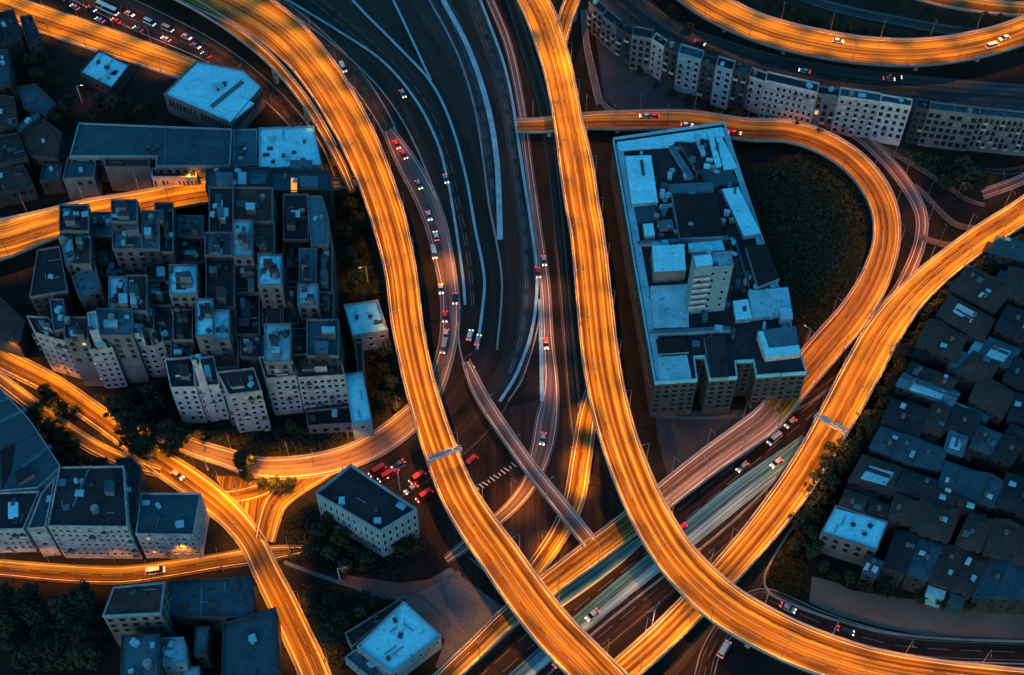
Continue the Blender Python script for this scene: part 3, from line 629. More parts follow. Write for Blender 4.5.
def building(label, px, h, roof='roof_dark', wall='wall_dark', wf=3, name='apartment_block', cat='building', group=None, units=2, parapet=0.7,
             fh=3.1, cw=2.7, bands=False, lit=0.005, rects=(), sides=True, base=0.0, trim=None, ww=0.55, wh=0.5, balc=0.0, uq=None, clutter=1):
    """flat roofed block; px is the roof outline; h its height (negative: the picture row of the front wall's foot)"""
    if len(px) == 4 and not isinstance(px[0], (tuple, list)):
        x0, y0, x1, y1 = px; px = [(x0, y0), (x1, y0), (x1, y1), (x0, y1)]
    if h < 0:
        f = max(px, key=lambda p: p[1]); h = height_for(f[0], f[1], -h)
    NB[0] += 1; h += 0.006 * NB[0]
    p = ccw([P(x, y, h) for x, y in px]); c = sum(p, Vector()) / len(p); c.z = base
    root = empty(name, c); tag(root, label, cat, group)
    q = [v - c for v in p]; n = len(q); H_ = h - base
    w = MB()
    for i in range(n):
        j = (i + 1) % n; w.face([(q[i].x, q[i].y, 0), (q[j].x, q[j].y, 0), (q[j].x, q[j].y, H_), (q[i].x, q[i].y, H_)])
    w.build('wall', wall, root)
    t = MB(); t.face([(v.x, v.y, H_ - 0.02) for v in q]); rf = t.build('roof', roof, root)
    if parapet:
        a = inset(q, -0.06); b = inset(q, 0.28); e = MB()
        for i in range(n):
            j = (i + 1) % n
            lo, hi = H_ - 0.35, H_ + parapet
            e.face([(a[i].x, a[i].y, lo), (a[j].x, a[j].y, lo), (a[j].x, a[j].y, hi), (a[i].x, a[i].y, hi)])
            e.face([(a[i].x, a[i].y, hi), (a[j].x, a[j].y, hi), (b[j].x, b[j].y, hi), (b[i].x, b[i].y, hi)])
            e.face([(b[j].x, b[j].y, lo + .3), (b[i].x, b[i].y, lo + .3), (b[i].x, b[i].y, hi), (b[j].x, b[j].y, hi)])
        e.build('parapet', trim or wall, rf)
    for i in range(n):
        j = (i + 1) % n; ed = q[j] - q[i]; ln = Vector((ed.x, ed.y)).length
        nx, ny = ed.y / ln, -ed.x / ln
        if ny > -0.25 or ln < 3.0: 
            if not (sides and ln > 4 and ny < 0.3): continue
        nf = min(wf, int((H_ - 0.8) / fh)) if ny < -0.25 else min(wf, 3, int((H_ - .8) / fh))
        nc = int((ln - 0.8) / cw)
        if nc < 1 or nf < 1: continue
        ang = math.atan2(ed.y, ed.x)
        if bands:
            for k in range(nf):
                zb = H_ - 0.6 - (k + 1) * fh + 0.25; m = MB()
                m.box(-ln / 2 + .1, -.35 if bands != 'slim' else -.12, -.09, ln / 2 - .1, 0, .09)
                mid = (q[i] + q[j]) / 2; m.build('floor_band', wall, root, (mid.x, mid.y, zb)).rotation_euler = (0, 0, ang)
        for k in range(nf):
            z = H_ - 0.6 - (k + 0.5) * fh
            for s in range(nc):
                if rnd.random() < 0.1: continue
                f = (s + 0.5) / nc; pt = q[i] + ed * f
                me = WIN_LIT if rnd.random() < lit else (WIN_DARK if wall in ('wall_dark', 'wall_brown', 'wall_grey', 'wall_brick') else WIN)
                if balc and ny < -.25 and rnd.random() < balc: link('balcony', BALC[rnd.choice(list(BALC))], root, (pt.x, pt.y, z - fh * .42), ang, (cw * .42, 1, 1))
                link('window', me, root, (pt.x + nx * .003, pt.y + ny * .003, z), ang, (cw * ww * rnd.uniform(.9, 1.1), 1, fh * wh))
    uqq = [P(x, y, h) - c for x, y in uq] if uq else q
    for k in range(units):
        f = [rnd.uniform(.15, .85) for _ in range(2)]
        pt = uqq[0].lerp(uqq[1], f[0]).lerp(uqq[-1].lerp(uqq[2], f[0]), f[1]) if len(uqq) == 4 else Vector((rnd.uniform(-2, 2), rnd.uniform(-2, 2), 0))
        nm = rnd.choice(['vent_unit', 'vent_box', 'vent_box', 'vent_unit', 'vent_box', 'water_tank'] if h > 14 else ['vent_unit', 'vent_box', 'vent_box'])
        link(nm, UNITS[nm], root, (pt.x, pt.y, H_ - .02), rnd.uniform(0, 3), (rnd.uniform(.8, 1.4),) * 3)
    if clutter and n == 4 and H_ > 3:
        ar = abs(area2(q)) / 2
        for k in range(min(9, int(ar / 45))):
            f0, f1 = rnd.uniform(.08, .9), rnd.uniform(.08, .9); pt = q[0].lerp(q[1], f0).lerp(q[3].lerp(q[2], f0), f1); ed = (q[1] - q[0]) if rnd.random() < .5 else (q[2] - q[1]); an = math.atan2(ed.y, ed.x)
            kd = rnd.random()
            if kd < .45: link('pipe', PIPE, root, (pt.x, pt.y, H_ - .02), an, (rnd.uniform(.5, 1.0), 1, 1))
            elif kd < .75: link('roof_hatch', rnd.choice(HATCH), root, (pt.x, pt.y, H_ - .02), an, (rnd.uniform(.6, 1.5), rnd.uniform(.6, 1.5), rnd.uniform(.6, 1.3)))
            else: link('aerial', AERIAL, root, (pt.x, pt.y, H_ - .02), an)
    for it in rects:      # raised or sunk volumes on the roof: (name, outline, height above roof, top material, side material)
        nm, rp, rh, rm = it[:4]; sm = it[4] if len(it) > 4 else rm
        if not isinstance(rp[0], (tuple, list)): rp = [(rp[0], rp[1]), (rp[2], rp[1]), (rp[2], rp[3]), (rp[0], rp[3])]
        s = [v - c for v in ccw([P(x, y, h + rh) for x, y in rp])]; m = MB(); m2 = MB()
        for i in range(len(s)):
            j = (i + 1) % len(s); m2.face([(s[i].x, s[i].y, H_ - .05), (s[j].x, s[j].y, H_ - .05), (s[j].x, s[j].y, H_ + rh), (s[i].x, s[i].y, H_ + rh)])
        m.face([(v.x, v.y, H_ + rh) for v in s]); o = m.build(nm, rm, root); m2.build('side_wall', sm, o)
    return root

# --- the dense quarter, row by row from the north
DQ = 'tower blocks of the dense quarter'
rows = [
 ('northern row', [
  ((61, 206, 87, 232), 27, 'roof_dark', 'wall_dark', 2), ((92, 215, 111, 235), 20, 'roof_blue', 'wall_dark', 2), ((114, 203, 136, 222), 29, 'roof_teal', 'wall_dark', 2),
  ((115, 223, 143, 246), 24, 'roof_blue', 'wall_grey', 4), ((144, 213, 157, 247), 26, 'roof_blue', 'wall_dark', 3), ((158, 204, 172, 250), 24, 'roof_dark', 'wall_dark', 3),
  ((180, 219, 203, 237), 18, 'roof_blue', 'wall_dark', 3), ((212, 190, 231, 232), 25, 'roof_dark', 'wall_dark', 2), ((234, 190, 271, 222), 24, 'roof_brown', 'wall_grey', 2),
  ((286, 197, 307, 240), 20, 'roof_dark', 'wall_dark', 3), ([(307, 197), (322, 197), (329, 220), (328, 245), (311, 246)], 23, 'roof_blue', 'wall_grey', 3)]),
 ('second row', [
  ([(38, 251), (60, 247), (68, 292), (30, 298)], 22, 'roof_dark', 'wall_dark', 3), ([(60, 235), (72, 233), (75, 258), (66, 266)], 25, 'roof_pale', 'wall_grey', 3), ((74, 233, 89, 262), 24, 'roof_brown', 'wall_brown', 3),
  ([(72, 278), (95, 264), (101, 290), (80, 300)], 21, 'roof_blue', 'wall_grey', 4), ((111, 280, 128, 314), 23, 'roof_pale', 'wall_grey', 3), ((129, 278, 146, 308), 24, 'roof_brown', 'wall_brown', 3),
  ((172, 267, 196, 292), 26, 'roof_cyan', 'wall_grey', 5), ((207, 236, 230, 256), 25, 'roof_teal', 'wall_dark', 2), ((207, 258, 233, 305), 23, 'roof_dark', 'wall_brown', 3),
  ((235, 224, 252, 255), 27, 'roof_pale', 'wall_grey', 4), ((254, 224, 272, 250), 23, 'roof_brown', 'wall_dark', 3), ((261, 258, 280, 286), 28, 'roof_cyan', 'wall_brown', 6), ((300, 252, 316, 283), 22, 'roof_blue', 'wall_dark', 2), ((318, 249, 331, 290), 20, 'roof_dark', 'wall_dark', 3)]),
 ('third row', [
  ([(50, 300), (64, 300), (66, 330), (54, 332)], 22, 'roof_teal', 'wall_dark', 3), ((66, 318, 87, 338), 24, 'roof_brown', 'wall_brown', 4), ([(88, 314), (96, 312), (98, 331), (90, 333)], 27, 'roof_pale', 'wall_white', 3),
  ((98, 312, 130, 336), 24, 'roof_blue', 'wall_grey', 4), ((174, 312, 192, 340), 20, 'roof_dark', 'wall_dark', 3), ((197, 300, 213, 334), 26, 'roof_cyan', 'wall_grey', 4), ((214, 312, 227, 336), 25, 'roof_pale', 'wall_brown', 4),
  ((236, 296, 258, 334), 18, 'roof_black', 'wall_dark', 3), ((243, 340, 264, 355), 17, 'roof_teal', 'wall_grey', 2), ((300, 286, 316, 304), 24, 'roof_pale', 'wall_grey', 3), ((266, 327, 288, 362), 25, 'roof_pale', 'wall_grey', 3), ((309, 322, 336, 354), 23, 'roof_teal', 'wall_dark', 3)]),
 ('infill lanes', [
  ((90, 238, 112, 262), 15, 'roof_brown', 'wall_dark', 2), ((104, 262, 124, 277), 14, 'roof_dark', 'wall_dark', 2), ((147, 252, 170, 280), 16, 'roof_brown', 'wall_dark', 2), ((148, 284, 170, 306), 17, 'roof_dark', 'wall_dark', 2), ((133, 310, 152, 328), 19, 'roof_brown', 'wall_brown', 3), ((154, 312, 172, 340), 15, 'roof_teal', 'wall_dark', 2),
  ((174, 296, 194, 310), 18, 'roof_dark', 'wall_dark', 2), ((176, 243, 205, 262), 15, 'roof_brown', 'wall_dark', 2), ((236, 258, 259, 292), 19, 'roof_brown', 'wall_brown', 3), ((264, 290, 280, 324), 17, 'roof_brown', 'wall_brown', 3), ((284, 244, 298, 280), 16, 'roof_dark', 'wall_dark', 2), ((284, 288, 298, 324), 17, 'roof_brown', 'wall_dark', 2), ((290, 330, 307, 352), 17, 'roof_dark', 'wall_dark', 2), ((318, 292, 332, 318), 17, 'roof_dark', 'wall_dark', 2), ((172, 342, 190, 356), 16, 'roof_blue', 'wall_dark', 2), ((215, 340, 236, 366), 17, 'roof_brown', 'wall_brown', 3)]),
 ('front row', [
  ([(27, 317), (48, 318), (74, 345), (36, 334)], -381, 'roof_brown', 'wall_lavender', 9), ([(78, 340), (106, 338), (113, 349), (91, 351)], -388, 'roof_brown', 'wall_lavender', 8), ([(122, 325), (140, 325), (143, 336), (124, 337)], 21, 'roof_pale', 'wall_white', 4),
  ([(115, 339), (150, 337), (154, 347), (116, 349)], -378, 'roof_dark', 'wall_lavender', 7), ([(141, 316), (157, 315), (164, 343), (154, 347)], -376, 'roof_brown', 'wall_lavender', 7),
  ([(165, 360), (193, 358), (196, 388), (171, 389)], -423, 'roof_dark', 'wall_white', 9), ([(191, 357), (199, 356), (200, 361), (192, 362)], -421, 'roof_pale', 'wall_white', 14), ([(194, 359), (214, 357), (220, 386), (197, 387.5)], -420, 'roof_teal', 'wall_white', 9),
  ([(217, 373), (254, 369), (262, 392), (229, 396)], -433, 'roof_brown', 'wall_lavender', 9), ([(259, 358), (289, 357), (296, 377), (266, 380)], -415, 'roof_brown', 'wall_lavender', 9), ([(291, 356), (339, 353), (345, 376), (298, 379)], -412, 'roof_brown', 'wall_lavender', 9)]),
]
RD = {'roof_dark': 'dark slate', 'roof_blue': 'dull blue', 'roof_teal': 'deep teal', 'roof_brown': 'brownish grey', 'roof_pale': 'pale blue', 'roof_cyan': 'bright cyan', 'roof_black': 'near black'}
for rn, lst in rows:
    for i, (px, h, rf, wl, wf) in enumerate(lst):
        front = rn == 'front row'
        ex = []
        if not isinstance(px[0], (tuple, list)):
            px = (px[0] - rnd.uniform(.5, 3), px[1] - rnd.uniform(0, 3), px[2] + rnd.uniform(.5, 3), px[3] + rnd.uniform(0, 4))
            x0, y0, x1, y1 = px; sx, sy = x1 - x0, y1 - y0
            for kk in range(rnd.choice([3, 4, 5])):
                fx, fy = rnd.uniform(.08, .5), rnd.uniform(.06, .6); wx, wy = rnd.uniform(.18, .42), rnd.uniform(.12, .32); hh = rnd.choice([.3, .5, 1.1, 2.2, 2.7, 3.6])
                ex.append(('stair_hut' if hh > 2 else 'roof_deck', (x0 + sx * fx, y0 + sy * fy, x0 + sx * (fx + wx), y0 + sy * (fy + wy)), hh + .02 * kk, rnd.choice(['roof_teal', 'roof_blue', 'roof_dark', 'roof_brown', 'roof_pale', 'roof_brown']), rnd.choice(['wall_grey', 'wall_dark', 'wall_brown'])))
        if front and len(px) == 4:
            for kk in range(2):
                u0, v0 = rnd.uniform(.08, .5), rnd.uniform(.1, .4); u1, v1 = u0 + rnd.uniform(.25, .4), v0 + rnd.uniform(.3, .5)
                bl = lambda u, v: ((px[0][0] * (1 - u) + px[1][0] * u) * (1 - v) + (px[3][0] * (1 - u) + px[2][0] * u) * v, (px[0][1] * (1 - u) + px[1][1] * u) * (1 - v) + (px[3][1] * (1 - u) + px[2][1] * u) * v)
                ex.append(('penthouse', [bl(u0, v0), bl(u1, v0), bl(u1, v1), bl(u0, v1)], rnd.choice([1.2, 2.5, 2.9]) + .03 * kk, rnd.choice(['roof_brown', 'roof_dark', 'roof_blue', 'roof_pale']), rnd.choice([wl, 'wall_grey'])))
        building('%s roofed tower block, %s from west in %s of the dense quarter' % (RD[rf], ordw(i), rn), px, h, rf, wl, wf, group=DQ, units=rnd.choice([1, 2, 3, 4]), bands='slim' if front else False, lit=0.006, rects=ex, cw=1.9 if front else 2.6, fh=2.7, wh=.58, ww=.72 if front else .55, balc=.14 if front else 0,
                 trim='wall_grey' if wl in ('wall_dark', 'wall_brown') else None)
# annex, white house
building('plain grey wedge roofed shed at the picture edge above the boulevard', [(-24, 288), (0, 297), (25, 321), (19, 345), (-24, 332)], 7, 'roof_brown', 'wall_dark', 0, name='shed', units=0, parapet=.2)
building('low annex with long bright cyan roof beside the apartment fronts', [(345, 375), (363, 373), (372, 421), (352, 425)], 8, 'roof_cyan', 'wall_blue', 1, name='annex', units=0)
building('low grey yard building with open dark roof below the apartment fronts', [(306, 412), (350, 407), (353, 424), (308, 427)], 4, 'roof_black', 'wall_brown', 1, name='yard_building', units=1)
building('white flat roofed house beside the curved viaduct', [(344, 306), (378, 301), (388, 331), (353, 337)], -352, 'roof_cyan', 'wall_lavender', 2, name='house', units=3, cw=3.4)
building('slim grey block between the white house and the cyan annex', [(355, 344), (362, 343), (364, 372), (358, 373)], 7, 'roof_dark', 'wall_grey', 1, name='small_block', units=0)
building('dark block with lit orange opening north of the dense quarter', [(272, 172), (330, 172), (331, 192), (272, 192)], 15, 'roof_teal', 'wall_dark', 2, name='link_block', units=5, rects=[('lit_opening', (291, 178, 297, 192), 0.5, 'orange_window', 'metal_dark'), ('stair_hut', (300, 176, 318, 186), 2.5, 'roof_blue', 'wall_grey')])
building('teal roofed link block spanning the end of the orange street', [(206, 170), (270, 168), (271, 187), (206, 190)], 15, 'roof_teal', 'wall_dark', 2, name='link_block', units=6, rects=[('stair_hut', (216, 172, 232, 181), 2.6, 'roof_blue', 'wall_blue'), ('stair_hut', (238, 172, 246, 184), 2.0, 'roof_pale', 'wall_blue'), ('roof_deck', (250, 174, 266, 184), 0.4, 'roof_blue')])

# --- top corner buildings
building('small cyan roofed building beside the top corner carriageway', [(99, 51), (130, 66), (112, 89), (80, 73)], -98, 'roof_cyan', 'wall_dark', 2, name='office', units=4)
building('larger cyan roofed hall with ribbed wall beside the top carriageway', [(197, 62), (244, 71), (262, 88), (231, 124), (164, 95)], -141, 'roof_cyan', 'wall_grey', 2, name='hall', units=4, cw=1.6, ww=0.45, fh=4.5, wh=.75,
         rects=[('roof_ridge', [(241, 80), (244, 82), (213, 107), (210, 105)], 0.5, 'roof_blue'), ('roof_deck', [(239, 96), (254, 103), (230, 122), (221, 114)], 0.6, 'roof_cyan')])
building('long dark blue roofed market hall above the orange street', [(79, 124), (232, 130), (230, 167), (156, 167), (157, 157), (70, 157)], 12, 'roof_teal', 'wall_grey', 1, name='market_hall', units=4, trim='wall_blue', rects=[('roof_seam', [(165, 127), (166, 127), (166, 166), (165, 166)], 0.3, 'roof_blue')])
building('lower dark teal wing of the market hall by the orange street', [(68, 159), (97, 158), (94, 178), (63, 180)], 10, 'roof_teal', 'wall_grey', 1, name='hall_wing', units=1)
building('plain brown grey box block in front of the market hall', [(105, 159), (150, 159), (150, 168), (105, 168)], 11, 'roof_brown', 'wall_brown', 0, name='box_block', units=1)
building('pale slatted canopy block above the orange street', [(152, 169), (196, 171), (197, 178), (152, 178)], 9, 'roof_dark', 'wall_white', 1, name='slatted_block', units=0, cw=1.3, ww=.5, fh=4.0, wh=.8)
building('grey blue infill block between the market hall and the mottled cyan roof', [(234, 131), (257, 130), (257, 166), (233, 168)], 9, 'roof_blue', 'wall_blue', 1, name='infill_block', units=3)
building('mottled cyan roofed block beside the slip ramp', [(259, 129), (314, 127), (322, 166), (259, 170)], 12, 'roof_cyan', 'wall_blue', 1, name='workshop', units=6, rects=[('stair_hut', (290, 160, 312, 168), 1.5, 'roof_blue', 'wall_blue')])
OLD = 'old houses in the top corner'
for i, (d, px, h, rf) in enumerate([
    ('steep dark', [(0, 14), (14, 10), (22, 38), (0, 46)], 9, 'roof_dark'), ('tapering dark', [(20, 18), (32, 16), (41, 38), (28, 46)], 9, 'roof_dark'), ('pale edged dark', [(-8, 52), (8, 50), (10, 84), (-8, 88)], 10, 'roof_teal'),
    ('blue ridged', [(17, 88), (36, 85), (56, 104), (46, 116), (24, 108)], 8, 'roof_teal'), ('wide brown', [(-8, 94), (14, 98), (18, 124), (-8, 130)], 9, 'roof_brown'), ('cyan striped', [(16, 128), (36, 111), (41, 117), (20, 134)], 8, 'roof_blue'),
    ('mid brown', [(22, 136), (44, 120), (62, 134), (58, 160), (30, 156)], 7, 'roof_brown'), ('black gabled', [(-8, 138), (18, 134), (28, 158), (-4, 166)], 8, 'roof_dark'), ('low grey', [(-8, 172), (24, 166), (34, 186), (-8, 196)], 6, 'roof_brown'), ('small teal', [(44, 166), (63, 164), (61, 180), (40, 182)], 6, 'roof_teal')]):
    building('%s roofed old house, %s from the top in the corner cluster' % (d, ordw(i)), px, h, rf, 'wall_dark', 1, name='old_house', cat='house', group=OLD, units=2)

# --- lower corner
building('huge glazed dark blue hall roof at the picture edge', [(-30, 382), (0, 388), (30, 420), (61, 467), (38, 488), (-30, 494)], 13, 'glass_roof', 'wall_blue', 0, name='glazed_hall', units=0, parapet=0.4,
         rects=[('roof_rib', [(-30, 434), (24, 408), (27, 410), (-30, 438)], .3, 'roof_blue'), ('roof_rib', [(20, 466), (50, 444), (52, 447), (23, 469)], .3, 'roof_blue'), ('roof_rib', [(-30, 410), (8, 396), (10, 398), (-30, 413)], .3, 'roof_blue'), ('roof_rib', [(-30, 462), (38, 428), (40, 430), (-30, 466)], .3, 'roof_teal'), ('roof_well', [(0, 452), (14, 444), (10, 470), (2, 488)], .45, 'roof_black'), ('stair_hut', [(14, 472), (30, 464), (34, 474), (18, 484)], 1.6, 'roof_dark', 'wall_grey')])
building('broad dark roofed block with white windowed front by the orange street', [(60, 468), (124, 467), (128, 528), (48, 527)], -558, 'roof_dark', 'wall_stained', 8, units=5, bands='slim', cw=1.9, fh=2.6, ww=.6, balc=.12, rects=[('stair_hut', (104, 480, 113, 492), 2.2, 'roof_teal', 'wall_grey'), ('roof_ridge', [(88, 468), (90, 468), (74, 506), (72, 506)], .5, 'roof_blue')])
building('dark roofed end block with white windowed front and skylight', [(-20, 494), (40, 492), (24, 530), (-20, 531)], -552, 'roof_dark', 'wall_stained', 7, units=2, bands='slim', cw=1.9, fh=2.6, ww=.6, balc=.12, rects=[('skylight', (8, 502, 18, 518), .6, 'roof_cyan')])
building('narrow grey stair block wedged between the white windowed fronts', [(42, 494), (56, 478), (46, 528), (28, 530)], -556, 'roof_teal', 'wall_stained', 7, name='stair_block', units=1)
building('dark teal square roofed block beside the boulevard bend', [(141, 494), (201, 494), (194, 536), (136, 535)], -558, 'roof_teal', 'wall_stained', 6, units=3, bands='slim', cw=1.9, fh=2.6, ww=.6, balc=.12)
building('leaning dark rear block behind the square teal roof', [(116, 460), (132, 458), (142, 470), (136, 520), (128, 522)], 15, 'roof_dark', 'wall_dark', 2, units=2)
building('dusty dark roofed tower by the street below the white fronts', [(114, 588), (165, 583), (161, 614), (103, 617)], 18, 'roof_brown', 'wall_grey', 3, units=1, trim='wall_blue')
building('dull blue roofed block at the bottom edge of the corner group', [(122, 636), (160, 635), (160, 690), (121, 690)], 14, 'roof_blue', 'wall_dark', 1, units=5)
building('small bright blue roofed block in the bottom corner group', [(162, 639), (184, 638), (186, 664), (161, 665)], 11, 'roof_pale', 'wall_blue', 1, units=3)
building('wide teal roofed block touching the boulevard below the junction', [(169, 582), (252, 577), (254, 619), (169, 616)], 9, 'roof_teal', 'wall_dark', 1, units=5, rects=[('roof_seam', [(201, 580), (203, 580), (202, 617), (200, 617)], .3, 'roof_blue')])
building('slim dull blue block between the bottom teal roofs', [(196, 628), (210, 627), (207, 655), (194, 655)], 8, 'roof_blue', 'wall_dark', 1, units=1)
building('big teal roofed block along the lower boulevard', [(223, 624), (248, 617), (276, 608), (278, 680), (222, 682)], 9, 'roof_teal', 'wall_dark', 1, units=6)
building('tiny grey hut at the bottom edge below the blue roofs', [(182, 668), (200, 667), (200, 685), (182, 685)], 6, 'roof_pale', 'wall_grey', 0, name='hut', units=1)

# --- office and warehouse in the middle
building('grey blue office with dark roof and columned walls by the red vans', [(351, 466), (417, 511), (380, 533), (316, 495)], -557, 'roof_dark', 'wall_blue', 3, name='office', units=3, cw=1.9, ww=.5, fh=4.0, wh=.7, bands='slim', parapet=1.3, trim='wall_blue')
building('bright cyan roofed warehouse near the bottom edge', [(404, 602), (441, 636), (391, 674), (357, 647)], 7, 'roof_cyan', 'wall_blue', 1, name='warehouse', units=3, cw=2.4)
building('low stepped annex of the cyan warehouse', [(356, 650), (362, 654), (392, 680), (384, 690), (345, 658)], 4, 'roof_blue', 'wall_blue', 1, name='annex', units=6)
building('low rear shed of the cyan warehouse', [(345, 634), (400, 600), (404, 603), (352, 648)], 4, 'roof_dark', 'wall_grey', 0, name='shed', units=2)

# --- the long office block in the centre
HB = height_for(655, 384, 416)
OFFU = [unit_mesh('roof_unit', mm, 1.5, 1.5, 1.0) for mm in ('roof_cyan', 'roof_pale', 'roof_blue', 'roof_teal', 'roof_black', 'metal_grey')]
OB = building('long brick office block with crowded cyan roof inside the interchange', [(613, 140), (724, 124), (806, 374), (756, 377.5), (753, 362), (735, 363), (737, 378.8), (709, 380.6), (704, 358), (694, 358.6), (697, 381.3), (655, 384)], HB, 'roof_dark', 'wall_brick', 6, name='office_block', units=60, bands='slim', cw=2.2, ww=.78, fh=2.4, wh=.45, lit=0, parapet=1.2, trim='roof_pale', clutter=0, uq=[(624, 150), (720, 136), (790, 330), (665, 336)],
  rects=[
   ('roof_terrace', [(617, 142), (722, 127), (725, 136), (690, 141), (676, 140), (672, 146), (620, 150)], .8, 'roof_cyan'),
   ('roof_panel', [(625, 156), (651, 155), (658, 202), (632, 204)], 2.2, 'roof_cyan', 'wall_blue'),
   ('roof_walk', [(616, 144), (622, 143), (666, 380), (657, 382)], .5, 'roof_pale'),
   ('roof_walk', [(722, 128), (727, 128), (803, 372), (796, 372)], .5, 'roof_pale'),
   ('louvre', [(669, 146), (674, 145), (694, 176), (688, 178)], 1.4, 'roof_blue', 'wall_blue'), ('louvre', [(679, 143), (685, 142), (704, 170), (697, 172)], 1.2, 'roof_dark', 'wall_grey'),
   ('louvre', [(694, 135), (700, 134), (706, 154), (702, 156)], 1.2, 'roof_pale', 'wall_blue'), ('louvre', [(707, 131), (712, 131), (722, 166), (716, 168)], 1.2, 'roof_cyan', 'wall_blue'),
   ('roof_panel', [(716, 138), (722, 137), (738, 168), (724, 170)], 1.0, 'roof_cyan', 'wall_blue'), ('roof_deck', [(698, 170), (730, 168), (740, 184), (708, 186)], .7, 'roof_teal'),
   ('black_deck', [(672, 194), (717, 194), (724, 236), (680, 238)], 2.6, 'roof_black', 'wall_blue'), ('duct', [(667, 184), (713, 182), (714, 190), (670, 193)], 1.4, 'roof_blue', 'wall_blue'),
   ('long_panel', [(722, 189), (738, 187), (761, 233), (744, 236)], 2.0, 'roof_cyan', 'wall_blue'), ('roof_deck', [(634, 207), (656, 205), (658, 221), (637, 222)], .8, 'roof_teal'),
   ('vent_house', [(643, 224), (653, 223), (655, 235), (645, 236)], 2.4, 'roof_cyan', 'wall_blue'), ('vent_house', [(658, 221), (672, 219), (674, 227), (660, 229)], 1.6, 'roof_blue', 'wall_blue'),
   ('ridge_wall', [(637, 241), (728, 235), (729, 238), (638, 244)], 1.6, 'roof_blue', 'wall_blue'), ('roof_panel', [(652, 246), (684, 244), (686, 270), (654, 272)], 5.5, 'roof_cyan', 'wall_grey'),
   ('roof_panel', [(688, 243), (722, 240), (725, 250), (690, 252)], 1.2, 'roof_cyan', 'wall_blue'),
   ('black_strip', [(746, 246), (766, 244), (780, 278), (758, 287)], 2.0, 'roof_black', 'wall_blue'),
   ('roof_tank_deck', [(650, 286), (688, 284), (689, 327), (654, 328)], 1.4, 'roof_pale', 'wall_blue'),
   ('roof_deck', [(748, 291), (788, 287), (793, 315), (752, 318)], 1.4, 'roof_pale', 'wall_blue'), ('skylight', [(733, 301), (748, 299), (752, 318), (736, 320)], 2.0, 'roof_cyan', 'wall_blue'),
   ('ridge_wall', [(650, 330), (730, 326), (731, 330), (651, 334)], 1.6, 'roof_blue', 'wall_blue'),
   ('black_deck', [(656, 339), (686, 337), (689, 352), (658, 354)], 1.2, 'roof_black', 'wall_blue'), ('roof_panel', [(658, 357), (687, 355), (692, 379), (660, 381)], .9, 'roof_pale', 'wall_blue'),
   ('black_deck', [(704, 337), (725, 335), (729, 377), (711, 378)], 1.4, 'roof_dark', 'wall_blue'),
   ('stepped_block', [(758, 330), (796, 326), (800, 352), (768, 355)], 3.0, 'roof_blue', 'wall_blue'), ('rim', [(758, 332), (763, 331), (769, 348), (799, 345), (801, 353), (766, 357)], 3.25, 'roof_cyan', 'wall_white'),
   ('black_deck', [(757, 360), (803, 356), (805, 371), (757, 375)], .8, 'roof_dark', 'wall_blue'),
   ('vent_house', [(779, 308), (790, 307), (793, 318), (781, 319)], 3.4, 'roof_pale', 'wall_blue'),
   ('duct', [(640, 160), (643, 160), (645, 175), (642, 175)], 2.5, 'metal_dark'), ('vent_house', [(662, 240), (668, 240), (669, 246), (663, 246)], 3, 'roof_pale', 'wall_blue'),
   ('pipe_run', [(728, 240), (731, 240), (746, 290), (743, 291)], .9, 'roof_dark', 'wall_grey'), ('pipe_run', [(734, 238), (736, 238), (750, 284), (748, 285)], 1.2, 'roof_teal', 'wall_grey'),
  ])
for k in range(90):
    u, v = rnd.uniform(.04, .96), rnd.uniform(.04, .97); qa = [P(x, y, HB) for x, y in ((622, 150), (722, 136), (796, 352), (664, 358))]
    pt = qa[0].lerp(qa[1], u).lerp(qa[3].lerp(qa[2], u), v) - OB.location; sz = (rnd.uniform(.5, 2.2), rnd.uniform(.4, 1.6), rnd.uniform(.9, 3.2))
    link('roof_unit', OFFU[rnd.randrange(len(OFFU))], OB, (pt.x, pt.y, HB - .02), R(-9) + rnd.choice([0, 1.5708]), sz)
tower = building('blue lift tower with balconies rising from the long office roof', [(692, 257), (730, 253), (733, 267), (694, 271)], HB + 21, 'roof_pale', 'wall_blue', 6, name='lift_tower', units=1, base=HB, cw=3.4, ww=.35, bands=False, sides=False, parapet=1.0,
         rects=[('machine_room', [(694, 256), (711, 254), (713, 264), (696, 267)], 2.0, 'roof_cyan', 'wall_blue')])
tc = sum([P(x, y, HB + 21) for x, y in ((692, 257), (730, 253), (733, 267), (694, 271))], Vector()) / 4
fl, fr = P(694, 271, HB + 21), P(733, 267, HB + 21)
for k in range(6):
    m = MB(); m.box(0, -.9, 0, 5.2, 0, .25); m.box(0, -.9, .25, 5.2, -.75, 1.0)
    o = m.build('balcony', 'wall_white', tower, (fl.x - tc.x, fl.y - tc.y - .02, 18.0 - k * 2.7)); o.rotation_euler = (0, 0, math.atan2(fr.y - fl.y, fr.x - fl.x))

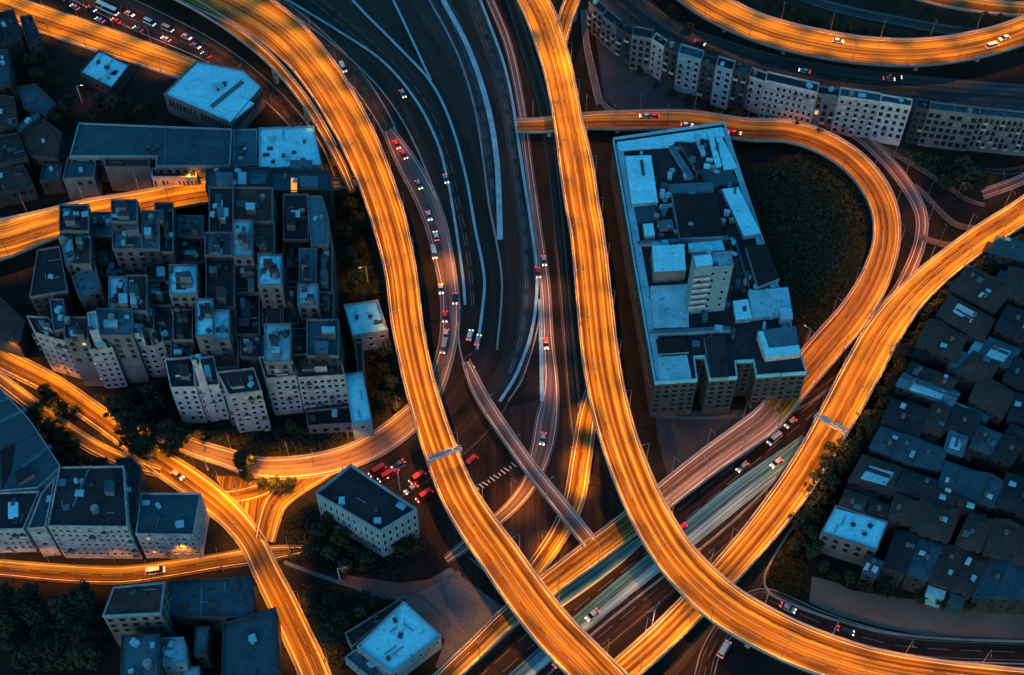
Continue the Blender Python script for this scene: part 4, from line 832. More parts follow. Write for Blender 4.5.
# --- curved terrace in the upper part
TG = 'white terrace along the dark blue road'
terr = [((588, 4), (601, 15), 34, 'wall_grey', 'grey concrete deck block at the upper end of the terrace'), ((602, 16), (616, 27), 47, 'wall_grey', 'second grey deck block from the upper end of the terrace'), ((617, 28), (631, 38), 60, 'wall_dark', 'third dark deck block from the upper end of the terrace'),
        ((632, 36), (650, 46), 70, 'wall_grey', 'stepped grey block at the bend of the terrace'), ((652, 40), (662, 45), 76, 'wall_lavender', 'slim pinkish block in the terrace with lit stair'), ((664, 48), (675, 52), 83, 'wall_dark', 'slim dark block in the terrace after the pinkish one'),
        ((678, 55), (697, 60), 92, 'wall_blue', 'twin bladed blue block in the terrace'), ((701, 62), (714, 65), 98, 'wall_dark', 'dark balconied block in the terrace above the slate yard'), ((716, 66), (732, 70), 106, 'wall_blue', 'tall pale blue block in the middle of the terrace'),
        ((733, 71), (748, 75), 108, 'wall_dark', 'dark block in the terrace next to the pale blue one'), ((749, 76), (764, 80), 110, 'wall_lavender', 'narrow lavender block in the terrace west of the wide one'), ((765, 82), (815, 94), 124, 'wall_lavender', 'wide lavender block in the terrace with many windows'),
        ((817, 94), (838, 97), 127, 'wall_grey', 'dark recessed block in the terrace'), ((839, 97), (879, 103), 135, 'wall_lavender', 'lavender block in the terrace west of the whitest one'), ((880, 103), (911, 108), 142, 'wall_white', 'whitest end block of the terrace beside the lit lamp'),
        ((916, 109), (928, 111), 142, 'wall_dark', 'narrow dark infill block of the terrace past the whitest one'), ((929, 111), (977, 117), 147, 'wall_grey', 'long grey block of the terrace near the picture edge'), ((979, 117), (1060, 125), 153, 'wall_grey', 'last grey block of the terrace at the picture edge')]
for ti, (a, b, yb, wl, lab) in enumerate(terr):
    if ti + 1 < len(terr) and ti != 14: b = terr[ti + 1][0]
    dx, dy = b[0] - a[0], b[1] - a[1]; l = math.hypot(dx, dy); nx, ny = dy / l, -dx / l; dp = rnd.uniform(7, 10); jt = rnd.uniform(-1.0, 1.2); a = (a[0] + nx * jt, a[1] + ny * jt); b = (b[0] + nx * jt, b[1] + ny * jt)
    building(lab, [(a[0] + nx * dp, a[1] + ny * dp), (b[0] + nx * dp, b[1] + ny * dp), b, a], height_for((a[0] + b[0]) / 2, (a[1] + b[1]) / 2, yb), rnd.choice(['roof_dark', 'roof_black', 'roof_teal']), wl, 6, name='terrace_block', group=TG, units=1, bands=True if wl != 'wall_white' else 'slim', cw=rnd.uniform(1.9, 2.5), fh=rnd.uniform(2.7, 3.2), lit=0.006, ww=rnd.uniform(.62, .85), wh=rnd.uniform(.55, .75), balc=rnd.choice([.1, .25, .4]),
             trim='wall_white' if wl == 'wall_lavender' else None)

# --- slate roofed houses
def house(label, px, h, roof='roof_dark', hip=True, ridge=1.4, cat='house', rects=(), flat=False, wall='wall_dark'):
    if flat: return building(label, px, h, roof, wall, 2, name='house', cat=cat, group='slate roofed houses', units=3, rects=rects, parapet=.5)
    NB[0] += 1; h += .006 * NB[0]
    p = ccw([P(x, y, h) for x, y in px]); c = sum(p, Vector()) / 4; c.z = 0
    root = empty('house', c); tag(root, label, cat, 'slate roofed houses'); q = [v - c for v in p]
    if (q[1] - q[0]).length < (q[2] - q[1]).length: q = q[1:] + q[:1]
    w = MB(); wi = inset(q, .35)
    for i in range(4):
        j = (i + 1) % 4; w.face([(wi[i].x, wi[i].y, 0), (wi[j].x, wi[j].y, 0), (wi[j].x, wi[j].y, h - .05), (wi[i].x, wi[i].y, h - .05)])
    w.build('wall', wall, root)
    e = MB(); e.face([(v.x, v.y, h - .05) for v in q][::-1])
    for i in range(4):
        j = (i + 1) % 4; e.face([(q[i].x, q[i].y, h - .05), (q[j].x, q[j].y, h - .05), (q[j].x, q[j].y, h), (q[i].x, q[i].y, h)])
    e.build('eaves', roof, root)
    m0, m1 = (q[0] + q[3]) / 2, (q[1] + q[2]) / 2; k = .28 if hip else 0.0
    r0, r1 = m0.lerp(m1, k), m0.lerp(m1, 1 - k); r0.z = r1.z = h + ridge; q = [Vector((v.x, v.y, h)) for v in q]
    for f in ([q[0], q[1], r1, r0], [q[2], q[3], r0, r1], [q[1], q[2], r1], [q[3], q[0], r0]):
        m = MB(); m.face(f); m.build('roof_slope', roof, root)
    m = MB(); m.tube(r0 + Vector((0, 0, .02)), r1 + Vector((0, 0, .02)), .14, .14, 5); m.build('ridge_cap', 'roof_brown', root)
    if rnd.random() < .75:      # lean-to on one side
        i = rnd.randrange(4); j = (i + 1) % 4; a, b = q[i].lerp(q[j], rnd.uniform(.05, .3)), q[i].lerp(q[j], rnd.uniform(.6, .95)); nn = (b - a).cross(Vector((0, 0, 1))).normalized() * rnd.uniform(1.5, 3.5)
        lh = h - rnd.uniform(1.2, 3.5); m = MB(); m.hexa([Vector((v.x, v.y, 0)) for v in (a, a + nn, b + nn, b)], [Vector((a.x, a.y, lh + .5)), Vector(((a + nn).x, (a + nn).y, lh)), Vector(((b + nn).x, (b + nn).y, lh)), Vector((b.x, b.y, lh + .5))])
        m.build('lean_to', rnd.choice(['roof_brown', 'roof_blue', 'roof_dark', 'roof_teal', 'roof_pale', 'roof_brown']), root)
    for _ in range(rnd.choice([0, 1, 1, 2])):
        f = rnd.uniform(.2, .8); sd = rnd.choice([0, 1]); e0, e1 = (q[0], q[1]) if sd == 0 else (q[3], q[2]); rr = r0.lerp(r1, f); ee = e0.lerp(e1, f); pt = rr.lerp(ee, rnd.uniform(.3, .7))
        m = MB(); w_, l_ = rnd.uniform(.5, 1.2), rnd.uniform(.5, 1.0); m.box(-w_, -l_, -.5, w_, l_, rnd.uniform(.35, .8)); ob = m.build('dormer', rnd.choice(['roof_blue', 'roof_pale', 'roof_brown', 'unit_pale']), root, pt); ob.rotation_euler = (0, 0, math.atan2((q[1] - q[0]).y, (q[1] - q[0]).x))
    if rnd.random() < .7:
        f = rnd.uniform(.2, .8); pt = r0.lerp(r1, f) + (q[0] - q[3]).normalized() * rnd.uniform(-1.5, 1.5); m = MB(); m.box(-.4, -.4, -1.2, .4, .4, .9); m.box(-.48, -.48, .9, .48, .48, 1.05); m.build('chimney', 'wall_brown', root, pt)
    for it in rects:
        nm, rp, rh, rm = it; s = [v - c for v in ccw([P(x, y, h + rh) for x, y in rp])]; m = MB()
        lo = [Vector((v.x, v.y, h + .1)) for v in s]; m.hexa(lo, s); m.build(nm, rm, root)
    for i in range(4):
        j = (i + 1) % 4; a, b = wi[i], wi[j]; ed = b - a; ln = ed.length; ny = -ed.x / ln
        if ny > -.2: continue
        nc = int(ln / 3.4)
        for s in range(nc):
            for kf in range(2):
                pt = a.lerp(b, (s + .5) / nc); link('window', WIN_LIT if rnd.random() < .006 else WIN_DARK, root, (pt.x, pt.y - .003, h - 1.6 - 3 * kf), math.atan2(ed.y, ed.x), (1.1, 1, 1.3))
    return root
hs = [
 ('row nearest the viaduct', [
  ([(998, 236), (1030, 244), (1030, 262), (990, 252)], 'roof_dark', 0), ([(969, 266), (1014, 289), (995, 311), (950, 288)], 'roof_teal', 0), ([(951, 296), (993, 319), (982, 340), (938, 316)], 'roof_brown', 1), ([(929, 320), (967, 337), (957, 360), (917, 342)], 'roof_dark', 0),
  ([(912, 362), (957, 380), (950, 392), (906, 374)], 'roof_dark', 0), ([(906, 374), (958, 393), (950, 406), (898, 386)], 'roof_blue', 2), ([(893, 400), (930, 410), (918, 436), (882, 422)], 'roof_dark', 0), ([(881, 427), (922, 441), (911, 464), (870, 447)], 'roof_teal', 0),
  ([(864, 456), (905, 470), (892, 494), (850, 480)], 'roof_brown', 2), ([(846, 490), (888, 505), (885, 520), (838, 508)], 'roof_dark', 0), ([(837, 508), (885, 523), (875, 548), (824, 532)], 'roof_cyan', 3)]),
 ('second row from the viaduct', [
  ([(1010, 268), (1040, 280), (1030, 306), (1000, 290)], 'roof_brown', 0), ([(1008, 306), (1040, 318), (1030, 342), (996, 328)], 'roof_dark', 0), ([(990, 338), (1020, 350), (1008, 368), (978, 356)], 'roof_teal', 2), ([(974, 352), (1000, 362), (988, 382), (956, 372)], 'roof_brown', 0),
  ([(982, 374), (1015, 394), (1002, 417), (970, 400)], 'roof_brown', 0), ([(953, 404), (981, 416), (974, 438), (944, 428)], 'roof_brown', 0), ([(933, 404), (950, 408), (942, 434), (922, 428)], 'roof_dark', 0), ([(950, 430), (968, 437), (962, 456), (944, 450)], 'roof_blue', 2),
  ([(922, 442), (946, 450), (940, 470), (912, 464)], 'roof_teal', 0), ([(905, 470), (936, 480), (930, 500), (896, 490)], 'roof_dark', 0), ([(922, 500), (960, 510), (948, 540), (911, 528)], 'roof_brown', 0), ([(896, 494), (918, 502), (910, 524), (888, 516)], 'roof_brown', 0)]),
 ('third row from the viaduct', [
  ([(1012, 356), (1040, 366), (1034, 392), (1004, 380)], 'roof_brown', 0), ([(1018, 394), (1046, 404), (1040, 428), (1008, 418)], 'roof_dark', 0), ([(980, 426), (1024, 444), (1012, 464), (970, 446)], 'roof_brown', 0), ([(1012, 424), (1040, 436), (1030, 446), (1006, 434)], 'roof_dark', 0),
  ([(946, 462), (1003, 482), (993, 506), (938, 488)], 'roof_teal', 0), ([(1008, 474), (1044, 486), (1034, 516), (996, 504)], 'roof_dark', 0), ([(970, 514), (992, 521), (981, 550), (956, 543)], 'roof_brown', 0), ([(995, 520), (1044, 534), (1036, 566), (984, 552)], 'roof_dark', 0),
  ([(936, 486), (976, 500), (972, 512), (932, 500)], 'roof_dark', 0)]),
 ('southern row above the pale lot', [
  ([(896, 532), (990, 560), (972, 594), (884, 565)], 'roof_dark', 0), ([(992, 562), (1050, 572), (1050, 600), (974, 596)], 'roof_dark', 0), ([(868, 556), (884, 562), (876, 578), (862, 572)], 'roof_teal', 0)])]
def split(px, n):
    out = []
    for k in range(n):
        f0, f1 = k / n + (.012 if k else 0), (k + 1) / n; lp = lambda a, b, f: (a[0] + (b[0] - a[0]) * f, a[1] + (b[1] - a[1]) * f)
        out.append([lp(px[0], px[1], f0), lp(px[0], px[1], f1), lp(px[3], px[2], f1), lp(px[3], px[2], f0)])
    return out
for rn, lst in hs:
    nl = []
    for px, rf, md in lst:
        wd = math.hypot(px[1][0] - px[0][0], px[1][1] - px[0][1]); k = 1 if md or wd < 40 else (2 if wd < 62 else 4)
        for pp in split(px, k): nl.append((pp, rf if k == 1 and rnd.random() < .6 or md else rnd.choice(['roof_dark', 'roof_brown', 'roof_brown', 'roof_teal']), md))
    lst[:] = nl
for rn, lst in hs:
    for i, (px, rf, md) in enumerate(lst):
        d = {'roof_dark': 'dark slate', 'roof_teal': 'deep teal', 'roof_brown': 'brownish', 'roof_blue': 'dull blue', 'roof_cyan': 'bright cyan flat'}[rf]
        cx = sum(p[0] for p in px) / 4; cy = sum(p[1] for p in px) / 4
        rc = []
        if md == 1: rc = [('roof_light', [(958, 303), (977, 313), (971, 322), (953, 311)], 1.3, 'unit_pale')]
        if md == 2: rc = [('roof_patch', [(cx + (p[0] - cx) * .6, cy + (p[1] - cy) * .5) for p in px], 1.2, 'roof_pale')]
        px = [(cx + (x - cx) * 1.1, cy + (y - cy) * 1.12) for x, y in px]
        house('%s roofed house, %s from the top in the %s' % (d, ordw(i), rn), px, 10 if rn != 'southern row above the pale lot' else 8, rf, hip=rnd.random() < .6, rects=rc, flat=(md == 3), wall='wall_grey' if md == 3 else 'wall_dark')

# ------------------------------------------------------------------ trees
def leaf_cluster(seed, rad, hgt, nclump, nleaf, ls):
    r = random.Random(seed); v = []; f = []
    for _ in range(nclump):
        u = r.uniform(-1, 1); a = r.uniform(0, 6.28); rr = rad * r.uniform(.35, 1.0)
        s = math.sqrt(1 - u * u); c = Vector((rr * s * math.cos(a), rr * s * math.sin(a), hgt * .5 + hgt * .42 * u * r.uniform(.7, 1)))
        cr = rad * r.uniform(.18, .36)
        for _ in range(nleaf):
            d = Vector((r.gauss(0, 1), r.gauss(0, 1), r.gauss(0, 1))).normalized() * cr * r.uniform(.5, 1.05)
            n = (d.normalized() + Vector((r.uniform(-.6, .6), r.uniform(-.6, .6), r.uniform(-.2, .8)))).normalized()
            t = n.orthogonal().normalized(); t.rotate(Matrix.Rotation(r.uniform(0, 6.28), 3, n)); b = n.cross(t); L_ = ls * r.uniform(.6, 1.3); p = c + d; i = len(v)
            v += [tuple(p - t * L_), tuple(p - b * L_ * .5), tuple(p + t * L_), tuple(p + b * L_ * .5)]; f.append((i, i + 1, i + 2, i + 3))
    return v, f
TREES = []
for k, (rad, hg, mt) in enumerate([(2.8, 4.8, 'leaf'), (3.2, 5.6, 'leaf_dark'), (2.3, 4.4, 'leaf'), (3.6, 5.2, 'leaf_dark'), (2.0, 5.4, 'leaf')]):
    v, f = leaf_cluster(40 + k, rad, hg, 46, 40, .34); v = [(a, b, c + 2.2) for a, b, c in v]
    me = bpy.data.meshes.new('crown'); me.from_pydata(v, [], f); me.materials.append(MATS[mt]); me.update()
    t = MB(); t.tube((0, 0, 0), (.1, 0, 2.4), .28, .2, 7); t.tube((.1, 0, 2.4), (.2, .1, 2.2 + hg * .6), .2, .06, 6)
    for a in range(5):
        an = a * 1.26 + k; t.tube((.1, 0, 2.2 + a * .25), (math.cos(an) * rad * .6, math.sin(an) * rad * .6, 3.6 + a * .4), .11, .03, 5)
    TREES.append((me, t.mesh('trunk', 'bark')))
def grow(where, pts, group, zc=4.5, smin=.8, smax=1.25):
    pts = sorted(pts, key=lambda p: p[1])
    for i, pt in enumerate(pts):
        c = P(pt[0], pt[1], zc); k = rnd.randrange(len(TREES)); s = (pt[2] if len(pt) > 2 else 1.0) * rnd.uniform(smin, smax)
        o = empty('tree', (c.x, c.y, 0), rnd.uniform(0, 6.28)); o.scale = (s, s, s * rnd.uniform(.85, 1.15))
        tag(o, 'dark tree, %s from the top %s' % (ordw(i), where), 'tree', group)
        link('crown', TREES[k][0], o); link('trunk', TREES[k][1], o)
grow('on the island between the boulevard carriageways', [(43, 388, .7), (50, 398, .7), (62, 408, .9), (72, 406, .8), (118, 412, 1.3), (126, 424, 1.3), (138, 420, 1.4), (134, 440, 1.4), (150, 430, 1.3), (145, 449, 1.2), (170, 432, 1.3), (176, 446, 1.2), (166, 450, 1), (184, 436, 1)], 'trees along the boulevard')
grow('in the row between the boulevard and the dark roofs', [(38, 404, .9), (34, 416, 1), (48, 428, 1.1), (62, 436, 1.1), (74, 448, 1.1), (86, 458, 1.0), (58, 450, 1), (100, 465, .9), (70, 462, .8)], 'trees along the boulevard')
grow('on the island by the short bending link', [(244, 462, 1.2), (246, 474, 1.0), (262, 482, .8), (275, 482, .8), (288, 481, .7)], 'trees along the boulevard')
grow('in the wooded bottom corner', [(rnd.uniform(0, 95), rnd.uniform(596, 668), rnd.uniform(1.0, 1.5)) for _ in range(34)], 'trees in the wooded bottom corner')
grow('around the small cyan roof in the top corner', [(30, 62, 1.2), (44, 54, 1), (52, 66, 1.2), (38, 76, 1.2), (58, 80, 1), (100, 104, 1.2), (115, 108, 1.3), (128, 102, 1.2), (92, 114, 1), (122, 118, 1), (140, 112, 1), (62, 110, 1), (58, 122, 1), (68, 100, .9), (150, 104, .9)], 'trees in the top corner')
row_e = []
for i in range(30):
    f = i / 29; c, a, hw, t = at(EV, EV.frac(.12 + .47 * f)); p = c - a * (hw + rnd.uniform(2, 4.5)) * (1 if a.x < 0 else -1) ; p.z = 4.5; row_e.append((*proj(p), rnd.uniform(.8, 1.35)))
for i in range(16):
    f = i / 15; c, a, hw, t = at(EV, EV.frac(.30 + .28 * f)); p = c - a * (hw + rnd.uniform(6, 9)) * (1 if a.x < 0 else -1); p.z = 4.5; row_e.append((*proj(p), rnd.uniform(.9, 1.3)))
grow('in the belt beside the slanting viaduct', row_e, 'tree belt beside the slanting viaduct')
grow('in the dark copse below the slanting viaduct', [(836, 452, 1.3), (826, 468, 1.2), (838, 470, 1.2), (816, 482, 1.3), (828, 488, 1.2), (808, 496, 1.2), (820, 502, 1.2), (798, 510, 1.1), (812, 516, 1.2), (800, 526, 1.1), (808, 538, 1.1), (796, 544, .9), (812, 552, 1), (850, 440, 1.2), (846, 456, 1.1), (860, 420, 1.1)], 'tree belt beside the slanting viaduct')
grow('on the bank beside the curved viaduct', [(348, 205, 1), (356, 222, 1), (345, 232, 1), (362, 246, .9), (350, 258, 1), (366, 268, .9), (352, 284, 1), (372, 290, .8), (362, 296, .8), (388, 350, .9), (382, 366, .9), (392, 382, .9), (384, 398, 1), (396, 402, .7)], 'trees on the bank by the viaduct')
grow('around the grey office and the reddish path', [(404, 543, .9), (410, 536, .7), (400, 551, .8), (420, 545, .7), (330, 520, .9), (318, 532, 1), (340, 540, 1), (352, 550, 1), (330, 552, 1), (365, 560, .9), (312, 548, .9), (345, 566, .8), (330, 600, 1), (318, 615, 1), (340, 620, 1), (360, 612, .9), (330, 634, 1), (372, 600, .7), (308, 596, .9)], 'trees around the grey office')
grow('in front of the terrace', [(600, 30, .6), (612, 40, .6), (640, 66, .7), (656, 82, .7), (672, 90, .8), (688, 98, .8), (702, 104, .8), (718, 110, .8), (738, 114, .8), (756, 116, .8), (796, 124, .7), (812, 128, .7), (820, 131, .7), (842, 133, .5)], 'trees in front of the terrace')
grow('on the dark wedge near the picture edge', [(962, 166, 1.2), (972, 176, 1.3), (955, 178, 1.2), (966, 188, 1.2), (980, 184, 1.1), (950, 168, 1), (945, 182, .9)], 'trees on the dark wedge')
grow('on the upper bank beside the arcing viaduct', [(785, 8, .9), (800, 16, 1), (815, 20, 1), (832, 26, 1), (848, 28, .9), (864, 30, .9), (880, 32, .9), (905, 6, 1), (930, 10, 1), (950, 16, 1), (970, 18, 1), (985, 20, 1), (1000, 20, .9), (770, 2, .9), (672, 10, .8), (690, 24, .8)], 'trees on the upper bank')
grow('above the pale lot', [(824, 566, .7), (836, 572, .7), (850, 578, .8), (866, 584, .8), (884, 588, .8), (902, 592, .7), (922, 596, .7), (945, 598, .7), (968, 600, .7), (990, 600, .7), (1012, 602, .7)], 'trees above the pale lot')
grow('in the dense quarter forecourt', [(200, 432, .8), (216, 432, .8), (140, 388, .9), (152, 392, 1), (160, 402, 1), (130, 394, .8), (290, 424, .8), (280, 428, .8), (300, 430, .7), (150, 408, .9)], 'trees below the apartment fronts')

# ------------------------------------------------------------------ vehicles
def car_parts(kind):
    L_, Wd, hb, hr = {'car': (4.4, 1.8, .75, 1.42), 'van': (5.4, 2.0, 1.0, 2.2), 'bus': (11.0, 2.5, 1.1, 3.0)}[kind]
    hl, hw = L_ / 2, Wd / 2
    b = MB(); z0 = .3
    b.hexa([Vector(v) for v in ((-hl, -hw * .95, z0), (hl, -hw * .9, z0), (hl, hw * .9, z0), (-hl, hw * .95, z0))], [Vector(v) for v in ((-hl * .98, -hw, hb), (hl * .95, -hw * .92, hb * .92), (hl * .95, hw * .92, hb * .92), (-hl * .98, hw, hb))])
    x0, x1, x2, x3 = {'car': (-.86, -.6, .12, .5), 'van': (-.97, -.95, .5, .78), 'bus': (-.98, -.97, .93, .98)}[kind]
    gq = [Vector(v) for v in ((hl * x0, -hw * .93, hb + .001), (hl * x3, -hw * .9, hb + .001), (hl * x3, hw * .9, hb + .001), (hl * x0, hw * .93, hb + .001))]
    tq = [Vector(v) for v in ((hl * x1, -hw * .78, hr - .08), (hl * x2, -hw * .78, hr - .08), (hl * x2, hw * .78, hr - .08), (hl * x1, hw * .78, hr - .08))]
    g_ = MB(); g_.hexa(gq, tq)
    rf = MB(); rf.hexa([v + Vector((0, 0, .004)) for v in tq], [Vector((v.x * .97, v.y * .95, hr)) for v in tq])
    w = MB(); w.tube((0, -.11, 0), (0, .11, 0), .32, .32, 12)
    hd = MB(); hd.box(-.06, -.2, -.1, .06, .2, .1); hd.box(-.3, -.18, .1, .02, .18, .13)
    return b, g_, rf, w, hd, (hl, hw, hb)
CP = {}
for kd in ('car', 'van', 'bus'):
    b, g_, rf, w, hd, dim = car_parts(kd)
    CP[kd] = dict(dim=dim, glass=g_.mesh('cabin_glass', 'glass_dark'), wheel=w.mesh('wheel', 'tyre'), head=hd.mesh('headlight', 'head_glow'), tail=hd.mesh('tail_light', 'tail_glow'), body={}, roof={})
    for cn in ('white', 'silver', 'black', 'red', 'blue', 'grey'):
        CP[kd]['body'][cn] = b.mesh('body', 'paint_' + cn); CP[kd]['roof'][cn] = rf.mesh('cabin_roof', 'paint_' + cn)
CARS = []
def put_car(r, x, y, kind='car', color='white', d=1):
    c0 = P(x, y, r.c[len(r.c) // 2].z); i = min(range(len(r.c) - 1), key=lambda k: (r.c[k] - c0).length)
    z = r.c[i].z; c0 = P(x, y, z); t = (r.c[i + 1] - r.c[i]) * d
    CARS.append((r, y, x, Vector((c0.x, c0.y, z + .012)), math.atan2(t.y, t.x), kind, color))
def parse(r, lst):
    for e in lst: put_car(r, *e)
BR = [r for r in ROADS if r.short == 'busy brown carriageway'][0]
parse(BR, [(62, -2, 'car', 'white', 1), (75, 8, 'car', 'silver', -1), (92, 10, 'car', 'black', 1), (108, 11, 'bus', 'white', 1), (100, 21, 'car', 'silver', -1), (130, 15, 'car', 'white', 1), (138, 30, 'car', 'grey', -1), (150, 24, 'van', 'white', 1), (166, 40, 'car', 'white', -1), (168, 30, 'van', 'silver', 1), (187, 38, 'car', 'white', 1), (206, 56, 'car', 'black', -1), (196, 47, 'car', 'silver', 1), (116, 22, 'car', 'red', -1)])
parse(SLIP, [(397, 146, 'car', 'red', 1), (404, 156, 'car', 'red', 1), (419, 186, 'car', 'silver', 1), (429, 217, 'car', 'white', 1), (436, 237, 'car', 'white', -1), (434, 254, 'van', 'white', 1), (441, 290, 'car', 'white', 1), (445, 318, 'car', 'red', 1), (446, 336, 'car', 'white', 1), (444, 348, 'van', 'silver', 1)])
parse(MOT, [(343, 69, 'van', 'white', 1), (403, 95, 'car', 'silver', 1), (455, 300, 'car', 'black', 1), (470, 336, 'car', 'white', -1), (478, 341, 'car', 'silver', -1), (470, 372, 'car', 'white', -1), (446, 180, 'car', 'silver', 1),
            (377, 472, 'van', 'red', 1), (386, 477, 'van', 'red', 1), (398, 466, 'car', 'grey', 1), (417, 479, 'van', 'red', 1), (411, 490, 'car', 'silver', 1), (424, 497, 'van', 'red', 1), (392, 474, 'car', 'red', 1), (470, 464, 'van', 'red', 1), (436, 470, 'car', 'red', 1)])  # red vans and cars in this row stand in for tail light trails
parse(TRAIL_LANE, [(776, 464, 'car', 'white', 1), (592, 616, 'car', 'white', 1)])
parse(EXP, [(742, 468, 'car', 'silver', 1), (774, 440, 'van', 'white', 1), (790, 424, 'car', 'silver', 1), (680, 530, 'car', 'red', 1), (560, 662, 'car', 'white', -1)])
parse(LOOP, [(687, 126, 'car', 'white', 1), (645, 117, 'car', 'silver', -1), (653, 117, 'car', 'red', -1), (735, 134, 'car', 'red', 1)])
UP = [r for r in ROADS if r.short == 'arcing upper viaduct'][0]
parse(UP, [(838, 42, 'car', 'white', 1), (1004, 39, 'car', 'white', -1), (992, 47, 'van', 'white', 1)])
NB_ = [r for r in ROADS if r.short == 'narrow brown road'][0]
parse(NB_, [(538, 274, 'car', 'red', 1), (544, 262, 'car', 'silver', 1), (546, 345, 'car', 'red', 1), (543, 440, 'car', 'silver', 1)])
parse(BLUE, [(889, 80, 'car', 'silver', 1), (896, 78, 'car', 'black', 1), (804, 72, 'car', 'white', -1), (700, 44, 'car', 'grey', 1)])
LB = [r for r in ROADS if r.short == 'lower corner boulevard'][0]
parse(LB, [(178, 476, 'car', 'silver', 1)])
SB = [r for r in ROADS if r.short == 'street below the white fronts'][0]
parse(SB, [(156, 572, 'van', 'white', 1)])
DB = [r for r in ROADS if r.short == 'dim bottom road'][0]; parse(DB, [(725, 622, 'car', 'white', 1)])
DL = [r for r in ROADS if r.short == 'dark road along the pale lot'][0]; parse(DL, [(788, 609, 'car', 'silver', 1), (724, 650, 'van', 'white', 1), (846, 632, 'car', 'black', 1)])
by = {}
for c in CARS: by.setdefault(id(c[0]), []).append(c)
for lst in by.values():
    lst.sort(key=lambda c: c[1])
    for i, (r, y, x, loc, rz, kd, cn) in enumerate(lst):
        p = CP[kd]; hl, hw, hb = p['dim']
        o = empty({'car': 'car', 'van': 'van', 'bus': 'minibus'}[kd], loc, rz)
        tag(o, '%s %s, %s vehicle from the top on the %s' % (cn, {'car': 'car', 'van': 'van', 'bus': 'long bus'}[kd], ordw(i), r.short), {'car': 'car', 'van': 'van', 'bus': 'bus'}[kd], 'traffic on the interchange')  # red vehicles on the wide dark motorway stand in for tail light trails
        link('body', p['body'][cn], o); link('cabin_glass', p['glass'], o); link('cabin_roof', p['roof'][cn], o)
        for sx in (-.62, .64):
            for sy in (-1, 1): link('wheel', p['wheel'], o, (hl * sx, sy * hw * .9, .32))
        for sy in (-1, 1):
            link('headlight', p['head'], o, (hl * .96, sy * hw * .62, hb * .78)); link('tail_light', p['tail'], o, (-hl * .985, sy * hw * .66, hb * .86))

# ------------------------------------------------------------------ gantries and masts
def gantry(label, r, x, y, panels, leg=6.0):
    c0 = P(x, y, r.c[len(r.c) // 2].z); i = min(range(len(r.c) - 1), key=lambda k: (r.c[k] - c0).length)
    c, a, hw = r.c[i], r.ac[i], r.hw[i] - .2; z = .9
    root = empty('sign_gantry', c, math.atan2(a.y, a.x)); tag(root, label, 'gantry')
    for sg in (-1, 1):
        m = MB(); m.box(-.22, -.22, 0, .22, .22, leg + .5); m.build('post', 'metal_grey', root, (sg * hw, 0, z))
    for k, zz in enumerate((leg + .5, leg + 1.6)):
        for yy in (-.5, .5):
            m = MB(); m.box(-hw - .22, yy - .12, 0, hw + .22, yy + .12, .24); m.build('beam', 'frame_pale', root, (0, 0, z + zz))
    n = int(hw * 2 / 1.5)
    for k in range(n):
        xx = -hw + (k + .5) * 2 * hw / n; m = MB(); m.box(-.05, -.38, .24, .05, -.28, 1.1); m.box(-.05, .28, .24, .05, .38, 1.1); m.box(-.05, -.38, 1.12, .05, .38, 1.2); m.build('brace', 'metal_grey', root, (xx, 0, z + leg + .5))
    for f in panels:
        m = MB(); m.box(-1.3, -.85, -.9, 1.3, -.68, 1.1); m.build('sign_panel', 'frame_pale', root, (f * hw, 0, z + leg + 1.0))
        m = MB(); m.box(-.08, -.66, -1.5, .08, -.5, 1.9); m.build('panel_post', 'metal_grey', root, (f * hw, 0, z + leg + .7))
gantry('pale sign gantry spanning the curved western viaduct', WV, 447, 466, (-.65, -.25, .3, .65), 4.2)
gantry('sign gantry spanning the slanting eastern viaduct', EV, 826, 437, (-.5, .4), 4.2)
def mast(label, px, h, heads, power, color=SOD):
    c = P(px[0], px[1], 0); root = empty('lamp_mast', c); tag(root, label, 'lamp mast')
    m = MB(); m.tube((0, 0, 0), (0, 0, 1.0), .35, .3, 8); m.tube((0, 0, 1.0), (0, 0, h), .22, .12, 8); m.build('pole', 'frame_pale', root)
    for a in heads:
        an = R(a); e = (math.cos(an) * 2.2, math.sin(an) * 2.2, h + .5)
        m = MB(); m.tube((0, 0, h - .1), e, .09, .07, 6); m.build('arm', 'metal_grey', root)
        m = MB(); m.box(-.5, -.22, -.1, .5, .22, .14, Matrix.Translation(e) @ Matrix.Rotation(an, 4, 'Z')); hd = m.build('lamp_head', 'metal_grey', root)
        m = MB(); m.box(-.42, -.18, -.16, .42, .18, -.1, Matrix.Translation(e) @ Matrix.Rotation(an, 4, 'Z')); m.build('lamp_glass', 'sodium_glow', hd)
        ld = bpy.data.lights.new('lamp_light', 'SPOT'); ld.energy = 15000 * power * LAMP_GAIN; ld.color = color; ld.spot_size = R(110); ld.spot_blend = .6; ld.shadow_soft_size = .3
        lo = bpy.data.objects.new('lamp_light', ld); col.objects.link(lo); lo.parent = root; lo.location = (e[0], e[1], e[2] - .3)
mast('tall pale twin lamp mast beside the diagonal expressway', (650, 636), 16, (60, 200), .18, PINKISH)
mast('lit lamp mast on the grass by the long office block', (806, 346), 9, (150,), .10, AMBER)
mast('lit lamp mast on the bank beside the curved viaduct', (368, 282), 8, (200,), .12, (1, .6, .15))
mast('lit lamp mast beside the small cyan roof', (82, 102), 8, (0,), .06, AMBER)
mast('lit lamp mast beneath the whitest terrace block', (878, 138), 7, (100,), .16, AMBER)
mast('lit lamp mast on the boulevard island beneath the trees', (208, 470), 8, (80,), .15, SOD)
mast('lit lamp mast in the dark yard past the office', (340, 580), 7, (0,), .03, AMBER)
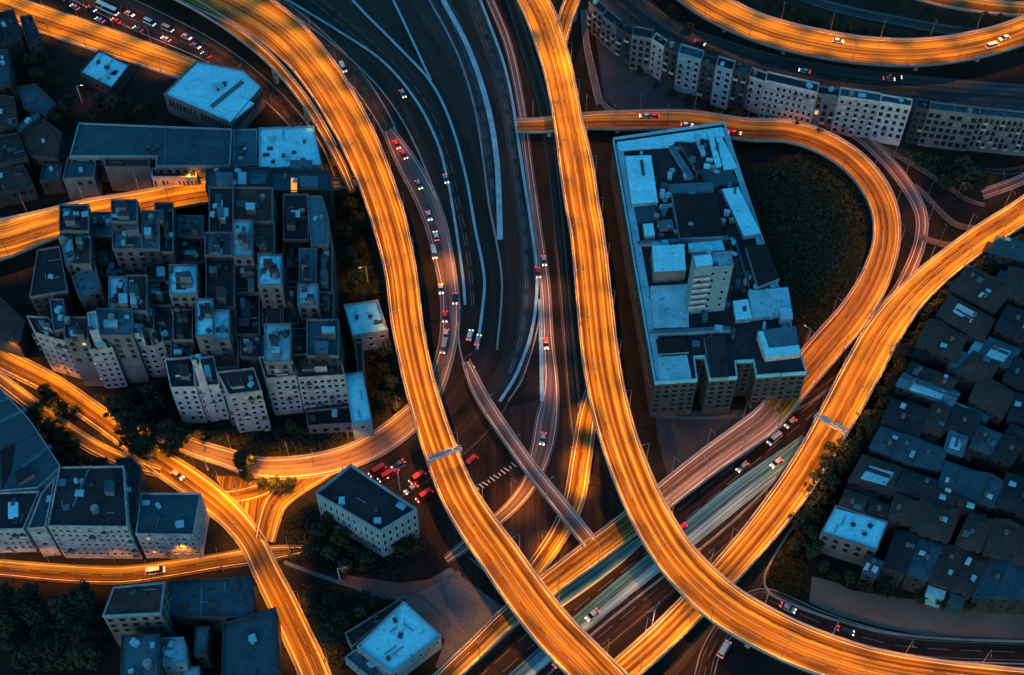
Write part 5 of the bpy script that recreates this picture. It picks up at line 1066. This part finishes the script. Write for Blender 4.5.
mast('added lamp mast lighting the red vehicles under the curved viaduct', (400, 490), 12, (20, 200), .08, PINKISH)  # mast added to brighten the red vehicles, which would stand too dark
print('lamps', LAMP_COUNT, 'cars', len(CARS), 'objects', len(bpy.data.objects))

# ------------------------------------------------------------------ rough grass and low scrub
def tufts(label, px, count, size, mat):
    pts = [P(x, y, 0) for x, y in px]; n = len(pts); x0, x1 = min(p.x for p in pts), max(p.x for p in pts); y0, y1 = min(p.y for p in pts), max(p.y for p in pts)
    v, f = [], []; k = 0
    while k < count:
        x, y = rnd.uniform(x0, x1), rnd.uniform(y0, y1); ins = False
        for i in range(n):
            a, b = pts[i], pts[i - 1]
            if (a.y > y) != (b.y > y) and x < (b.x - a.x) * (y - a.y) / (b.y - a.y) + a.x: ins = not ins
        if not ins: continue
        k += 1; s_ = size * rnd.uniform(.5, 1.4) * (2.2 if rnd.random() < .03 else 1)
        for _ in range(5):
            an = rnd.uniform(0, 6.28); d = Vector((math.cos(an), math.sin(an), 0)); e = Vector((-d.y, d.x, 0)) * s_ * .3; c = Vector((x, y, .1)) + d * s_ * .2; t = c + d * s_ * .7 + Vector((0, 0, s_ * rnd.uniform(.4, 1.0))); i = len(v)
            v += [tuple(c - e), tuple(c + e), tuple(t + e * .4), tuple(t - e * .4)]; f.append((i, i + 1, i + 2, i + 3))
    me = bpy.data.meshes.new('grass'); me.from_pydata(v, [], f); me.materials.append(MATS[mat]); me.update(); o = bpy.data.objects.new('grass', me); col.objects.link(o); tag(o, label, kind='stuff')
tufts('rough dark grass filling the loop', [(754, 170), (800, 156), (843, 163), (864, 196), (866, 235), (856, 272), (834, 307), (810, 336), (800, 320), (782, 280), (767, 230)], 5000, .7, 'leaf')
tufts('rough scrub on the bank by the curved viaduct', [(340, 200), (360, 205), (382, 285), (392, 350), (398, 405), (380, 420), (350, 430), (345, 300)], 1800, .6, 'leaf_dark')
tufts('rough scrub below the apartment fronts', [(120, 402), (170, 397), (182, 434), (300, 428), (370, 426), (335, 446), (290, 456), (230, 446), (180, 438)], 1800, .6, 'leaf_dark')
tufts('rough grass on the corner by the pale lot', [(790, 535), (810, 576), (807, 598), (790, 598), (768, 584), (772, 565)], 900, .6, 'leaf')
tufts('rough grass on the dark wedge beyond the terrace', [(880, 147), (925, 155), (980, 168), (990, 178), (960, 192), (915, 167)], 1200, .6, 'leaf')
tufts('rough scrub around the grey office', [(284, 520), (312, 505), (372, 552), (400, 560), (400, 576), (340, 572), (290, 560)], 1600, .6, 'leaf_dark')
tufts('rough scrub behind the cyan warehouse', [(300, 585), (345, 588), (395, 600), (345, 632), (350, 668), (328, 670)], 1400, .6, 'leaf_dark')
